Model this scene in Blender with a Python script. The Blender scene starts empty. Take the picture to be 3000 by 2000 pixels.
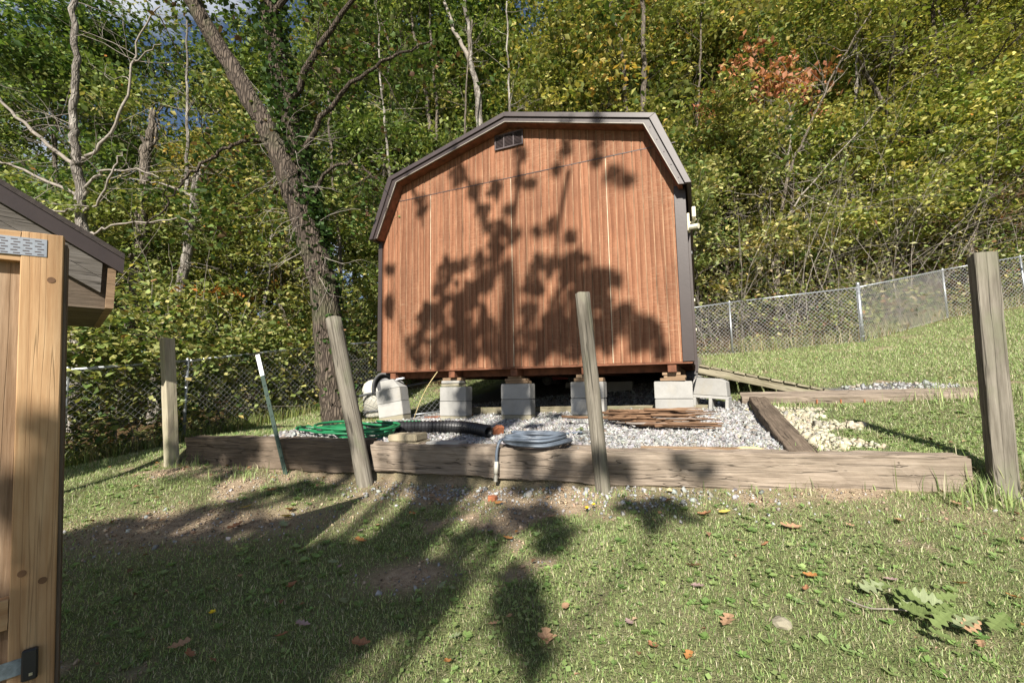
import bpy, bmesh, math, random
import numpy as np
from mathutils import Vector, Matrix

# ------------------------------------------------------------------ camera, sky, sun, exposure
scene = bpy.context.scene
R = math.radians
EYE = Vector((0.0, 0.0, 1.45))
PITCH, ROLL = 0.095753, 0.017368
cam_data = bpy.data.cameras.new("camera")
cam_data.sensor_width = 36.0
cam_data.lens = 15.386
cam_data.clip_start = 0.05
cam_data.clip_end = 600.0
cam = bpy.data.objects.new("camera", cam_data)
scene.collection.objects.link(cam)
_cp, _sp, _cr, _sr = math.cos(PITCH), math.sin(PITCH), math.cos(ROLL), math.sin(ROLL)
_f = Vector((0, _cp, _sp)); _u = Vector((0, -_sp, _cp)); _r = Vector((1, 0, 0))
_r2 = _cr * _r - _sr * _u
_u2 = _sr * _r + _cr * _u
cam.matrix_world = Matrix(((_r2.x, _u2.x, -_f.x, EYE.x), (_r2.y, _u2.y, -_f.y, EYE.y), (_r2.z, _u2.z, -_f.z, EYE.z), (0, 0, 0, 1)))
scene.camera = cam

SUN_DIR = Vector((0.1745, 0.8027, -0.5702)).normalized()      # the way the light travels
SUN_ELEV = math.asin(-SUN_DIR.z)
SUN_ROT = math.atan2(-SUN_DIR.x, -SUN_DIR.y)
world = bpy.data.worlds.new("World")
scene.world = world
world.use_nodes = True
_nt = world.node_tree
_nt.nodes.clear()
_out = _nt.nodes.new("ShaderNodeOutputWorld")
_bg = _nt.nodes.new("ShaderNodeBackground")
_bg.inputs["Strength"].default_value = 0.05
_sky = _nt.nodes.new("ShaderNodeTexSky")
_sky.sky_type = 'NISHITA'
_sky.sun_disc = False
_sky.sun_elevation = SUN_ELEV
_sky.sun_rotation = SUN_ROT
_sky.air_density = 0.8
_sky.dust_density = 0.4
_tc = _nt.nodes.new("ShaderNodeTexCoord")
_mp = _nt.nodes.new("ShaderNodeMapping")
_mp.inputs["Scale"].default_value = (1.0, 1.0, 2.2)
_no = _nt.nodes.new("ShaderNodeTexNoise")
_no.inputs["Scale"].default_value = 3.4
_no.inputs["Detail"].default_value = 7.0
_no.inputs["Roughness"].default_value = 0.58
_rp = _nt.nodes.new("ShaderNodeValToRGB")
_rp.color_ramp.elements[0].position = 0.50
_rp.color_ramp.elements[1].position = 0.66
_mx = _nt.nodes.new("ShaderNodeMixRGB")
_mx.inputs["Color2"].default_value = (9.0, 9.3, 9.8, 1)
_nt.links.new(_tc.outputs["Generated"], _mp.inputs["Vector"])
_nt.links.new(_mp.outputs["Vector"], _no.inputs["Vector"])
_nt.links.new(_no.outputs["Fac"], _rp.inputs["Fac"])
_nt.links.new(_rp.outputs["Color"], _mx.inputs["Fac"])
_nt.links.new(_sky.outputs["Color"], _mx.inputs["Color1"])
_nt.links.new(_mx.outputs["Color"], _bg.inputs["Color"])
_nt.links.new(_bg.outputs["Background"], _out.inputs["Surface"])

_sd = bpy.data.lights.new("sun", 'SUN')
_sd.energy = 5.0
_sd.angle = R(0.53)
_sd.color = (1.0, 0.94, 0.84)
sun = bpy.data.objects.new("sun", _sd)
scene.collection.objects.link(sun)
sun.location = (-4, -18, 14)
sun.rotation_euler = SUN_DIR.to_track_quat('-Z', 'Y').to_euler()

scene.view_settings.view_transform = 'Standard'
scene.view_settings.look = 'None'
scene.view_settings.gamma = 1.0
scene.view_settings.exposure = 1.05
scene.view_settings.use_curve_mapping = False
scene.cycles.max_bounces = 6
scene.cycles.diffuse_bounces = 3
scene.cycles.glossy_bounces = 2
scene.cycles.transmission_bounces = 3
scene.cycles.use_denoising = True

# ------------------------------------------------------------------ helpers
random.seed(7)
COL = scene.collection
WM = {}
rnd = random.uniform


def frame(origin, x, up=(0, 0, 1)):
    x = Vector(x).normalized(); up = Vector(up)
    y = up.cross(x)
    if y.length < 1e-4:
        y = Vector((0, 1, 0)).cross(x)
    y.normalize(); z = x.cross(y)
    o = Vector(origin)
    return Matrix(((x.x, y.x, z.x, o.x), (x.y, y.y, z.y, o.y), (x.z, y.z, z.z, o.z), (0, 0, 0, 1)))


def link(name, data, parent=None, M=None):
    o = bpy.data.objects.new(name, data)
    COL.objects.link(o)
    if M is None:
        M = WM[parent.name] if parent is not None else Matrix.Identity(4)
    WM[o.name] = M
    if parent is not None:
        o.parent = parent
        o.matrix_local = WM[parent.name].inverted() @ M
    else:
        o.matrix_world = M
    return o


def tag(o, label=None, cat=None, group=None, kind=None):
    if label: o["label"] = label
    if cat: o["category"] = cat
    if group: o["group"] = group
    if kind: o["kind"] = kind
    return o


def thing(name, label, cat, loc=(0, 0, 0), rz=0.0, group=None, M=None):
    if M is None:
        M = Matrix.Translation(Vector(loc)) @ Matrix.Rotation(rz, 4, 'Z')
    o = link(name, None, None, M)
    o.empty_display_size = 0.2
    return tag(o, label, cat, group)


class MB:
    """collects polygons for one mesh"""
    def __init__(self):
        self.v = []; self.f = []

    def add(self, vs, fs):
        n = len(self.v)
        self.v += [tuple(p) for p in vs]
        self.f += [tuple(i + n for i in f) for f in fs]
        return self

    def box(self, lo, hi, M=None):
        x0, y0, z0 = lo; x1, y1, z1 = hi
        vs = [(x0, y0, z0), (x1, y0, z0), (x1, y1, z0), (x0, y1, z0), (x0, y0, z1), (x1, y0, z1), (x1, y1, z1), (x0, y1, z1)]
        if M is not None:
            vs = [M @ Vector(p) for p in vs]
        return self.add(vs, [(0, 3, 2, 1), (4, 5, 6, 7), (0, 1, 5, 4), (1, 2, 6, 5), (2, 3, 7, 6), (3, 0, 4, 7)])

    def prism(self, poly, d0, d1, axes='xz', M=None):
        """extrude a 2-D polygon (x,z) along y, or (x,y) along z"""
        n = len(poly)
        if axes == 'xz':
            vs = [(a, d0, b) for a, b in poly] + [(a, d1, b) for a, b in poly]
        else:
            vs = [(a, b, d0) for a, b in poly] + [(a, b, d1) for a, b in poly]
        if M is not None:
            vs = [M @ Vector(p) for p in vs]
        fs = [tuple(range(n)), tuple(range(2 * n - 1, n - 1, -1))]
        fs += [(i, i + n, (i + 1) % n + n, (i + 1) % n) for i in range(n)]
        return self.add(vs, fs)

    def tube(self, pts, rad, n=8, cap=True, flat=1.0):
        P = [Vector(p) for p in pts]
        m = len(P)
        if not hasattr(rad, '__len__'):
            rad = [rad] * m
        vs = []
        t0 = (P[1] - P[0]).normalized()
        a = Vector((0, 0, 1)) if abs(t0.z) < 0.9 else Vector((1, 0, 0))
        nrm = (a - a.dot(t0) * t0).normalized()
        for i in range(m):
            t = (P[min(i + 1, m - 1)] - P[max(i - 1, 0)])
            if t.length < 1e-9: t = t0.copy()
            t.normalize()
            nrm = (nrm - nrm.dot(t) * t)
            nrm.normalize()
            b = t.cross(nrm)
            for k in range(n):
                an = 2 * math.pi * k / n
                vs.append(P[i] + (nrm * math.cos(an) * flat + b * math.sin(an)) * rad[i])
        fs = []
        for i in range(m - 1):
            for k in range(n):
                fs.append((i * n + k, i * n + (k + 1) % n, (i + 1) * n + (k + 1) % n, (i + 1) * n + k))
        if cap:
            fs.append(tuple(range(n - 1, -1, -1)))
            fs.append(tuple((m - 1) * n + k for k in range(n)))
        return self.add(vs, fs)

    def lathe(self, prof, n=24, M=None, a0=0.0, a1=2 * math.pi):
        full = abs(a1 - a0 - 2 * math.pi) < 1e-6
        cols = n if full else n + 1
        vs = []
        for r, z in prof:
            for k in range(cols):
                an = a0 + (a1 - a0) * k / n
                p = Vector((r * math.cos(an), r * math.sin(an), z))
                vs.append(M @ p if M is not None else p)
        fs = []
        for i in range(len(prof) - 1):
            for k in range(n):
                k2 = (k + 1) % cols
                fs.append((i * cols + k, i * cols + k2, (i + 1) * cols + k2, (i + 1) * cols + k))
        return self.add(vs, fs)

    def build(self, name, mat, parent=None, M=None, bevel=0.0, smooth=False, seg=1):
        me = bpy.data.meshes.new(name)
        me.from_pydata([tuple(p) for p in self.v], [], self.f)
        bm = bmesh.new(); bm.from_mesh(me)
        if bevel > 0:
            bmesh.ops.bevel(bm, geom=list(bm.edges), offset=bevel, segments=seg, affect='EDGES', clamp_overlap=True)
        bmesh.ops.recalc_face_normals(bm, faces=bm.faces)
        bm.to_mesh(me); bm.free()
        if smooth:
            me.polygons.foreach_set('use_smooth', [True] * len(me.polygons))
        me.materials.append(mat)
        return link(name, me, parent, M)


def mesh_np(name, V, T, mat, col=None, smooth=False):
    """mesh from numpy arrays: V (n,3), T (m,3) triangles or (m,4) quads, col (n,3) point colours"""
    V = np.asarray(V, np.float32); T = np.asarray(T, np.int32)
    k = T.shape[1]
    me = bpy.data.meshes.new(name)
    me.vertices.add(len(V)); me.vertices.foreach_set('co', V.ravel())
    me.loops.add(T.size); me.loops.foreach_set('vertex_index', T.ravel())
    me.polygons.add(len(T))
    me.polygons.foreach_set('loop_start', np.arange(0, T.size, k, dtype=np.int32))
    me.polygons.foreach_set('loop_total', np.full(len(T), k, np.int32))
    if smooth:
        me.polygons.foreach_set('use_smooth', np.ones(len(T), bool))
    if col is not None:
        a = me.color_attributes.new('col', 'FLOAT_COLOR', 'POINT')
        c = np.ones((len(V), 4), np.float32); c[:, :3] = col
        a.data.foreach_set('color', c.ravel())
    me.update(); me.validate()
    me.materials.append(mat)
    return me


# ------------------------------------------------------------------ noise and terrain
def _hash(ix, iy, seed):
    h = (ix * 374761393 + iy * 668265263 + seed * 1442695041) & 0xFFFFFFFF
    h = ((h ^ (h >> 13)) * 1274126177) & 0xFFFFFFFF
    return ((h ^ (h >> 16)) & 0xFFFF) / 65535.0


def vnoise(x, y, s, seed=0):
    x = np.asarray(x, float) * s + 1000.0; y = np.asarray(y, float) * s + 1000.0
    ix = np.floor(x).astype(np.int64); iy = np.floor(y).astype(np.int64)
    fx = x - ix; fy = y - iy
    fx = fx * fx * (3 - 2 * fx); fy = fy * fy * (3 - 2 * fy)
    a = _hash(ix, iy, seed); b = _hash(ix + 1, iy, seed); c = _hash(ix, iy + 1, seed); d = _hash(ix + 1, iy + 1, seed)
    return (a * (1 - fx) + b * fx) * (1 - fy) + (c * (1 - fx) + d * fx) * fy


def fbm(x, y, s, seed=0):
    return (vnoise(x, y, s, seed) + 0.5 * vnoise(x, y, 2.1 * s, seed + 1) + 0.25 * vnoise(x, y, 4.3 * s, seed + 2)) / 1.75


class TPS:
    def __init__(self, pts):
        P = np.array(pts, float); n = len(P)
        d = np.linalg.norm(P[:, None, :2] - P[None, :, :2], axis=2)
        K = self.phi(d) + np.eye(n) * 1e-3
        A = np.zeros((n + 3, n + 3)); A[:n, :n] = K
        A[:n, n] = 1; A[:n, n + 1:] = P[:, :2]; A[n, :n] = 1; A[n + 1:, :n] = P[:, :2].T
        self.w = np.linalg.solve(A, np.concatenate([P[:, 2], [0, 0, 0]])); self.P = P

    @staticmethod
    def phi(d):
        return np.where(d > 1e-9, d * d * np.log(np.maximum(d, 1e-9)), 0.0) * 0.01

    def __call__(self, x, y):
        x = np.asarray(x, float); y = np.asarray(y, float)
        n = len(self.P)
        z = self.w[n] + self.w[n + 1] * x + self.w[n + 2] * y
        for i in range(n):
            z = z + self.w[i] * self.phi(np.hypot(x - self.P[i, 0], y - self.P[i, 1]))
        return z


FAR = [(-12, 12, 0.9), (-10, 20, 1.6), (0, 20, 4.2), (12, 20, 7.2), (25, 20, 11), (0, 40, 10), (25, 40, 19), (-25, 40, 3.5), (-25, 15, 0.6),
       (40, 20, 15), (22, 6, 5.2), (40, 0, 9), (40, 40, 24), (-45, 45, 3), (-40, 0, -2), (-40, -25, -4), (0, -30, -4.5), (40, -25, 3), (60, 60, 34), (-60, 60, 3), (0, 70, 18)]
front_tps = TPS([(0, 0, .12), (-3, 0, -.08), (3, 0, .30), (0, -4, -.6), (-4, -4, -.9), (5, -4, -.2), (-1.19, 3.7, .665), (.63, 3.2, .69), (2.82, 2.6, .775), (-3.23, 4.3, .735),
                 (-5.36, 5.25, .52), (-5.0, 2.5, .38), (5, 2, 1.0), (1.7, 2.9, .73), (-2., 3.95, .71), (0, 1.6, .42), (9, 2, 1.7), (-9, 5, .2)] + FAR)
back_tps = TPS([(-3.2, 4.45, .95), (-1.3, 3.95, .945), (.6, 3.4, .925), (2.7, 2.85, .945), (-1.9, 6.3, .95), (-1, 5.97, .985), (.25, 5.5, 1.0), (1.7, 4.85, 1.055), (2.2, 4.0, .99), (2.7, 4.9, 1.1),
                (3.9, 4.5, 1.15), (3.1, 3.9, 1.02), (3.3, 5.5, 1.27), (4.6, 4.75, 1.30), (5.6, 3, 1.15), (-5.4, 5.25, .52), (-4.75, 6.43, .67), (-3.57, 8.35, 1.03), (-2.9, 9.5, 1.25), (0, 10, 1.5),
                (2.6, 7.5, 1.45), (5.07, 10.1, 2.05), (7.62, 9.5, 2.22), (10.7, 10.7, 2.87), (12.3, 10.4, 3.1), (8, 6, 1.85), (12, 6, 2.6), (-5, 2.5, .38), (9, 2, 1.75)] + FAR)


def beam_y(x):
    return 3.4105 - 0.2803 * np.asarray(x, float)


def sstep(a, b, t):
    t = np.clip((t - a) / (b - a), 0, 1)
    return t * t * (3 - 2 * t)


def H(x, y):
    """ground height"""
    x = np.asarray(x, float); y = np.asarray(y, float)
    d = y - beam_y(x)
    k = np.clip(x - 2.75, 0, 1.2) * 1.6 + np.clip(-3.15 - x, 0, 1.2) * 2.0
    t = sstep(0.03 - k * 0.6, 0.13 + k * 0.8, d)
    lo = front_tps(x, y) + (fbm(x, y, 1.1, 3) - .5) * .05
    hi = back_tps(x, y) + (fbm(x, y, 0.9, 9) - .5) * .03
    return lo * (1 - t) + hi * t


def hz(x, y):
    return float(H(np.array([x]), np.array([y]))[0])


# shed frame: u along the gable wall, w into the depth, v up
YAW = 0.39939
S0 = Vector((0.0187, 5.4287, 1.6539))
UU = Vector((math.cos(YAW), -math.sin(YAW), 0)); WW = Vector((math.sin(YAW), math.cos(YAW), 0))
SHED = Matrix.Translation(S0) @ Matrix.Rotation(-YAW, 4, 'Z')


def sh(u, w, v=0.0):
    return S0 + UU * u + WW * w + Vector((0, 0, v))


def shed_uw(x, y):
    dx = np.asarray(x) - S0.x; dy = np.asarray(y) - S0.y
    return dx * UU.x + dy * UU.y, dx * WW.x + dy * WW.y


# ------------------------------------------------------------------ materials
def newmat(name):
    m = bpy.data.materials.new(name); m.use_nodes = True
    nt = m.node_tree
    return m, nt, nt.nodes["Principled BSDF"]


class NG:
    def __init__(self, nt): self.nt = nt
    def n(self, t, **kw):
        x = self.nt.nodes.new(t)
        for k, v in kw.items(): setattr(x, k, v)
        return x
    def l(self, a, b): self.nt.links.new(a, b)
    def co(self, kind='Object', scale=(1, 1, 1), rot=(0, 0, 0), rand=False):
        t = self.n("ShaderNodeTexCoord"); m = self.n("ShaderNodeMapping")
        m.inputs["Scale"].default_value = scale; m.inputs["Rotation"].default_value = rot
        self.l(t.outputs[kind], m.inputs["Vector"])
        if rand:
            oi = self.n("ShaderNodeObjectInfo"); mm = self.n("ShaderNodeMath", operation='MULTIPLY'); mm.inputs[1].default_value = 37.0
            self.l(oi.outputs["Random"], mm.inputs[0])
            c = self.n("ShaderNodeCombineXYZ")
            for k in range(3): self.l(mm.outputs[0], c.inputs[k])
            self.l(c.outputs[0], m.inputs["Location"])
        return m.outputs[0]
    def noise(self, vec, scale, detail=4, rough=.55, dist=0.0):
        x = self.n("ShaderNodeTexNoise"); x.inputs["Scale"].default_value = scale; x.inputs["Detail"].default_value = detail
        x.inputs["Roughness"].default_value = rough; x.inputs["Distortion"].default_value = dist
        self.l(vec, x.inputs["Vector"]); return x.outputs["Fac"]
    def wave(self, vec, scale, dist=2, detail=2, dscale=1.0, dirn='X'):
        x = self.n("ShaderNodeTexWave", bands_direction=dirn); x.inputs["Scale"].default_value = scale; x.inputs["Distortion"].default_value = dist
        x.inputs["Detail"].default_value = detail; x.inputs["Detail Scale"].default_value = dscale
        self.l(vec, x.inputs["Vector"]); return x.outputs["Fac"]
    def voro(self, vec, scale, feature='F1'):
        x = self.n("ShaderNodeTexVoronoi", feature=feature); x.inputs["Scale"].default_value = scale
        self.l(vec, x.inputs["Vector"]); return x
    def ramp(self, fac, stops):
        x = self.n("ShaderNodeValToRGB"); e = x.color_ramp.elements
        while len(e) < len(stops): e.new(0.5)
        for i, (p, c) in enumerate(stops):
            e[i].position = p
            e[i].color = (c, c, c, 1) if not hasattr(c, '__len__') else (*c, 1)
        self.l(fac, x.inputs["Fac"]); return x.outputs["Color"]
    def mix(self, fac, a, b, mode='MIX'):
        x = self.n("ShaderNodeMixRGB", blend_type=mode)
        for k, v in (("Fac", fac), ("Color1", a), ("Color2", b)):
            if hasattr(v, 'links') or hasattr(v, 'is_linked'): self.l(v, x.inputs[k])
            else: x.inputs[k].default_value = v if k == "Fac" else (*v, 1)
        return x.outputs["Color"]
    def math(self, op, a, b=0.0):
        x = self.n("ShaderNodeMath", operation=op)
        for i, v in enumerate((a, b)):
            if hasattr(v, 'is_linked'): self.l(v, x.inputs[i])
            else: x.inputs[i].default_value = v
        return x.outputs[0]
    def bump(self, h, strength=.4, dist=.01):
        x = self.n("ShaderNodeBump"); x.inputs["Strength"].default_value = strength; x.inputs["Distance"].default_value = dist
        self.l(h, x.inputs["Height"]); return x.outputs["Normal"]
    def attr(self, name):
        x = self.n("ShaderNodeAttribute", attribute_name=name); return x.outputs["Color"]
    def rand(self):
        return self.n("ShaderNodeObjectInfo").outputs["Random"]


def plain(name, col, rough=.6, metal=0.0, var=.25, scale=14, spec=.4, bump=.15):
    m, nt, b = newmat(name); g = NG(nt)
    co = g.co('Object', rand=True)
    n1 = g.noise(co, scale, 5)
    c = g.mix(g.ramp(n1, [(.3, 0.0), (.75, 1.0)]), tuple(x * (1 - var) for x in col), tuple(min(1, x * (1 + var)) for x in col))
    g.l(c, b.inputs["Base Color"])
    b.inputs["Roughness"].default_value = rough; b.inputs["Metallic"].default_value = metal
    b.inputs["Specular IOR Level"].default_value = spec
    if bump: g.l(g.bump(g.noise(co, scale * 4, 4), bump, .004), b.inputs["Normal"])
    return m


def wood(name, dark, mid, light, grain=1.0, crack=.0, stain=None, rough=.85, bump=.5, knots=False):
    """weathered timber: grain runs along the object's local X"""
    m, nt, b = newmat(name); g = NG(nt)
    co = g.co('Object', (1.6 * grain, 26 * grain, 26 * grain), rand=True)
    big = g.co('Object', (1.2, 3, 3), rand=True)
    n1 = g.noise(co, 1.0, 6, .65, .6)
    n2 = g.noise(co, 4.0, 4, .6)
    c = g.ramp(n1, [(.28, dark), (.5, mid), (.74, light)])
    c = g.mix(.35, c, g.ramp(n2, [(.35, dark), (.65, light)]))
    blot = g.noise(big, 1.6, 5, .6)
    c = g.mix(g.math('MULTIPLY', g.ramp(blot, [(.42, 0.0), (.7, 1.0)]), .55), c, dark)
    if stain is not None:
        st = g.noise(big, 2.6, 4, .6, .5)
        c = g.mix(g.math('MULTIPLY', g.ramp(st, [(.5, 0.0), (.68, 1.0)]), .5), c, stain)
    h = g.math('ADD', n1, g.math('MULTIPLY', n2, .5))
    if crack > 0:
        cc = g.co('Object', (.38, 15, 15), rand=True)
        cr = g.noise(cc, 1.5, 2, .45, .1)
        line = g.ramp(g.math('ABSOLUTE', g.math('SUBTRACT', cr, .5)), [(.0, 1.0), (.011, 0.0)])
        c = g.mix(g.math('MULTIPLY', line, crack), c, tuple(x * .25 for x in dark))
        h = g.math('SUBTRACT', h, g.math('MULTIPLY', line, crack * 2))
    if knots:
        v = g.voro(g.co('Object', (1.6, 7, 7), rand=True), 1.3)
        k = g.ramp(v.outputs["Distance"], [(.05, 1.0), (.13, 0.0)])
        c = g.mix(g.math('MULTIPLY', k, .7), c, tuple(x * .4 for x in dark))
    g.l(c, b.inputs["Base Color"]); b.inputs["Roughness"].default_value = rough; b.inputs["Specular IOR Level"].default_value = .2
    g.l(g.bump(h, bump, .006), b.inputs["Normal"])
    return m


def siding_mat():
    m, nt, b = newmat("stained_plywood_siding"); g = NG(nt)
    co = g.co('Object', (1, 1, 1), rand=True)
    gr = g.co('Object', (5.5, 5.5, .55), rand=True)
    wv = g.n("ShaderNodeTexWave", bands_direction='X', wave_profile='SAW'); wv.inputs["Scale"].default_value = .9; wv.inputs["Distortion"].default_value = 7
    wv.inputs["Detail"].default_value = 3; wv.inputs["Detail Scale"].default_value = .8
    g.l(gr, wv.inputs["Vector"])
    grain = wv.outputs["Fac"]
    saw = g.noise(g.co('Object', (9, 9, 190), rand=True), 1.0, 3, .7)
    saw2 = g.noise(g.co('Object', (45, 45, 110), rand=True), 1.0, 4, .7)
    fib = g.noise(g.co('Object', (95, 95, 5), rand=True), 1.0, 4, .65)
    big = g.noise(g.co('Object', (1.0, 1, .55)), 1.7, 4, .6)
    bas = g.ramp(grain, [(.02, (.158, .063, .031)), (.4, (.235, .102, .053)), (.9, (.300, .141, .078))])
    c = g.mix(g.math('MULTIPLY', g.ramp(fib, [(.45, 0.0), (.72, 1.0)]), .42), bas, (.10, .035, .016))
    worn = g.math('MULTIPLY', g.ramp(saw, [(.5, 0.0), (.68, 1.0)]), g.ramp(big, [(.40, .05), (.62, 1.0)]))
    c = g.mix(g.math('MULTIPLY', worn, .75), c, (.37, .235, .145))
    dk = g.ramp(saw2, [(.30, 1.0), (.46, 0.0)])
    c = g.mix(g.math('MULTIPLY', dk, .55), c, (.075, .026, .014))
    blot = g.noise(g.co('Object', (1.3, 1, .5)), 2.6, 5, .65)
    c = g.mix(g.math('MULTIPLY', g.ramp(blot, [(.42, 0.0), (.68, 1.0)]), .5), c, (.115, .048, .026))
    # per board tone
    tone = g.ramp(g.rand(), [(0, .82), (1, 1.14)])
    c = g.mix(1.0, c, tone, 'MULTIPLY')
    g.l(c, b.inputs["Base Color"]); b.inputs["Roughness"].default_value = .78; b.inputs["Specular IOR Level"].default_value = .22
    h = g.math('ADD', g.math('MULTIPLY', saw, .8), g.math('ADD', fib, g.math('MULTIPLY', saw2, .7)))
    g.l(g.bump(h, .5, .004), b.inputs["Normal"])
    return m


def leaf_mat(name, trans=.27, rough=.5, spec=.35, tint=True):
    m, nt, b = newmat(name); g = NG(nt)
    c = g.attr('col')
    if tint:
        oi = g.n("ShaderNodeObjectInfo")
        c = g.mix(1.0, c, oi.outputs["Color"], 'MULTIPLY')
    g.l(c, b.inputs["Base Color"]); b.inputs["Roughness"].default_value = rough; b.inputs["Specular IOR Level"].default_value = spec
    tr = g.n("ShaderNodeBsdfTranslucent"); g.l(g.mix(1.0, c, (1.35, 1.4, .7), 'MULTIPLY'), tr.inputs["Color"])
    mx = g.n("ShaderNodeMixShader"); mx.inputs[0].default_value = trans
    g.l(b.outputs[0], mx.inputs[1]); g.l(tr.outputs[0], mx.inputs[2])
    g.l(mx.outputs[0], nt.nodes["Material Output"].inputs["Surface"])
    return m


def attr_mat(name, rough=.85, spec=.2, nscale=60, var=.25, bump=.3):
    m, nt, b = newmat(name); g = NG(nt)
    c = g.attr('col'); n1 = g.noise(g.co('Object'), nscale, 4)
    c = g.mix(1.0, c, g.ramp(n1, [(.3, 1 - var), (.7, 1 + var)]), 'MULTIPLY')
    g.l(c, b.inputs["Base Color"]); b.inputs["Roughness"].default_value = rough; b.inputs["Specular IOR Level"].default_value = spec
    if bump: g.l(g.bump(n1, bump, .004), b.inputs["Normal"])
    return m


def bark_mat(name, dark, light, sc=1.0, moss=None, pale=None):
    m, nt, b = newmat(name); g = NG(nt)
    co = g.co('Object', (26 * sc, 26 * sc, 4.5 * sc), rand=True)
    n1 = g.noise(co, 1.0, 6, .65, .4)
    v = g.voro(co, 1.1, 'DISTANCE_TO_EDGE'); ridge = g.ramp(v.outputs["Distance"], [(.0, 0.0), (.22, 1.0)])
    c = g.mix(g.math('MULTIPLY', ridge, g.ramp(n1, [(.3, .3), (.7, 1.0)])), dark, light)
    if moss is not None:
        c = g.mix(g.math('MULTIPLY', g.ramp(g.noise(g.co('Object', rand=True), 2.2, 5), [(.5, 0.0), (.7, 1.0)]), .5), c, moss)
    if pale is not None:
        c = g.mix(g.math('MULTIPLY', g.ramp(g.noise(g.co('Object', (3, 3, 1), rand=True), 1.6, 4), [(.48, 0.0), (.58, 1.0)]), .8), c, pale)
    g.l(c, b.inputs["Base Color"]); b.inputs["Roughness"].default_value = .9; b.inputs["Specular IOR Level"].default_value = .15
    g.l(g.bump(g.math('ADD', ridge, n1), .9, .02), b.inputs["Normal"])
    return m


def concrete_mat(name, col, var=.12):
    m, nt, b = newmat(name); g = NG(nt)
    co = g.co('Object', rand=True)
    n1 = g.noise(co, 5, 6, .6); n2 = g.noise(co, 90, 3, .7)
    c = g.ramp(n1, [(.25, tuple(x * (1 - var * 1.6) for x in col)), (.55, col), (.8, tuple(min(1, x * (1 + var)) for x in col))])
    c = g.mix(g.ramp(n2, [(.62, 0.0), (.74, .55)]), c, tuple(x * .55 for x in col))
    stain = g.ramp(g.noise(g.co('Object', (1, 1, .6), rand=True), 4, 5), [(.55, 0.0), (.75, .4)])
    c = g.mix(stain, c, (.33, .28, .19))
    c = g.mix(1.0, c, g.ramp(g.rand(), [(0, .86), (1, 1.1)]), 'MULTIPLY')
    g.l(c, b.inputs["Base Color"]); b.inputs["Roughness"].default_value = .92; b.inputs["Specular IOR Level"].default_value = .2
    g.l(g.bump(g.math('ADD', n2, g.noise(co, 30, 4)), .5, .004), b.inputs["Normal"])
    return m


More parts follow.
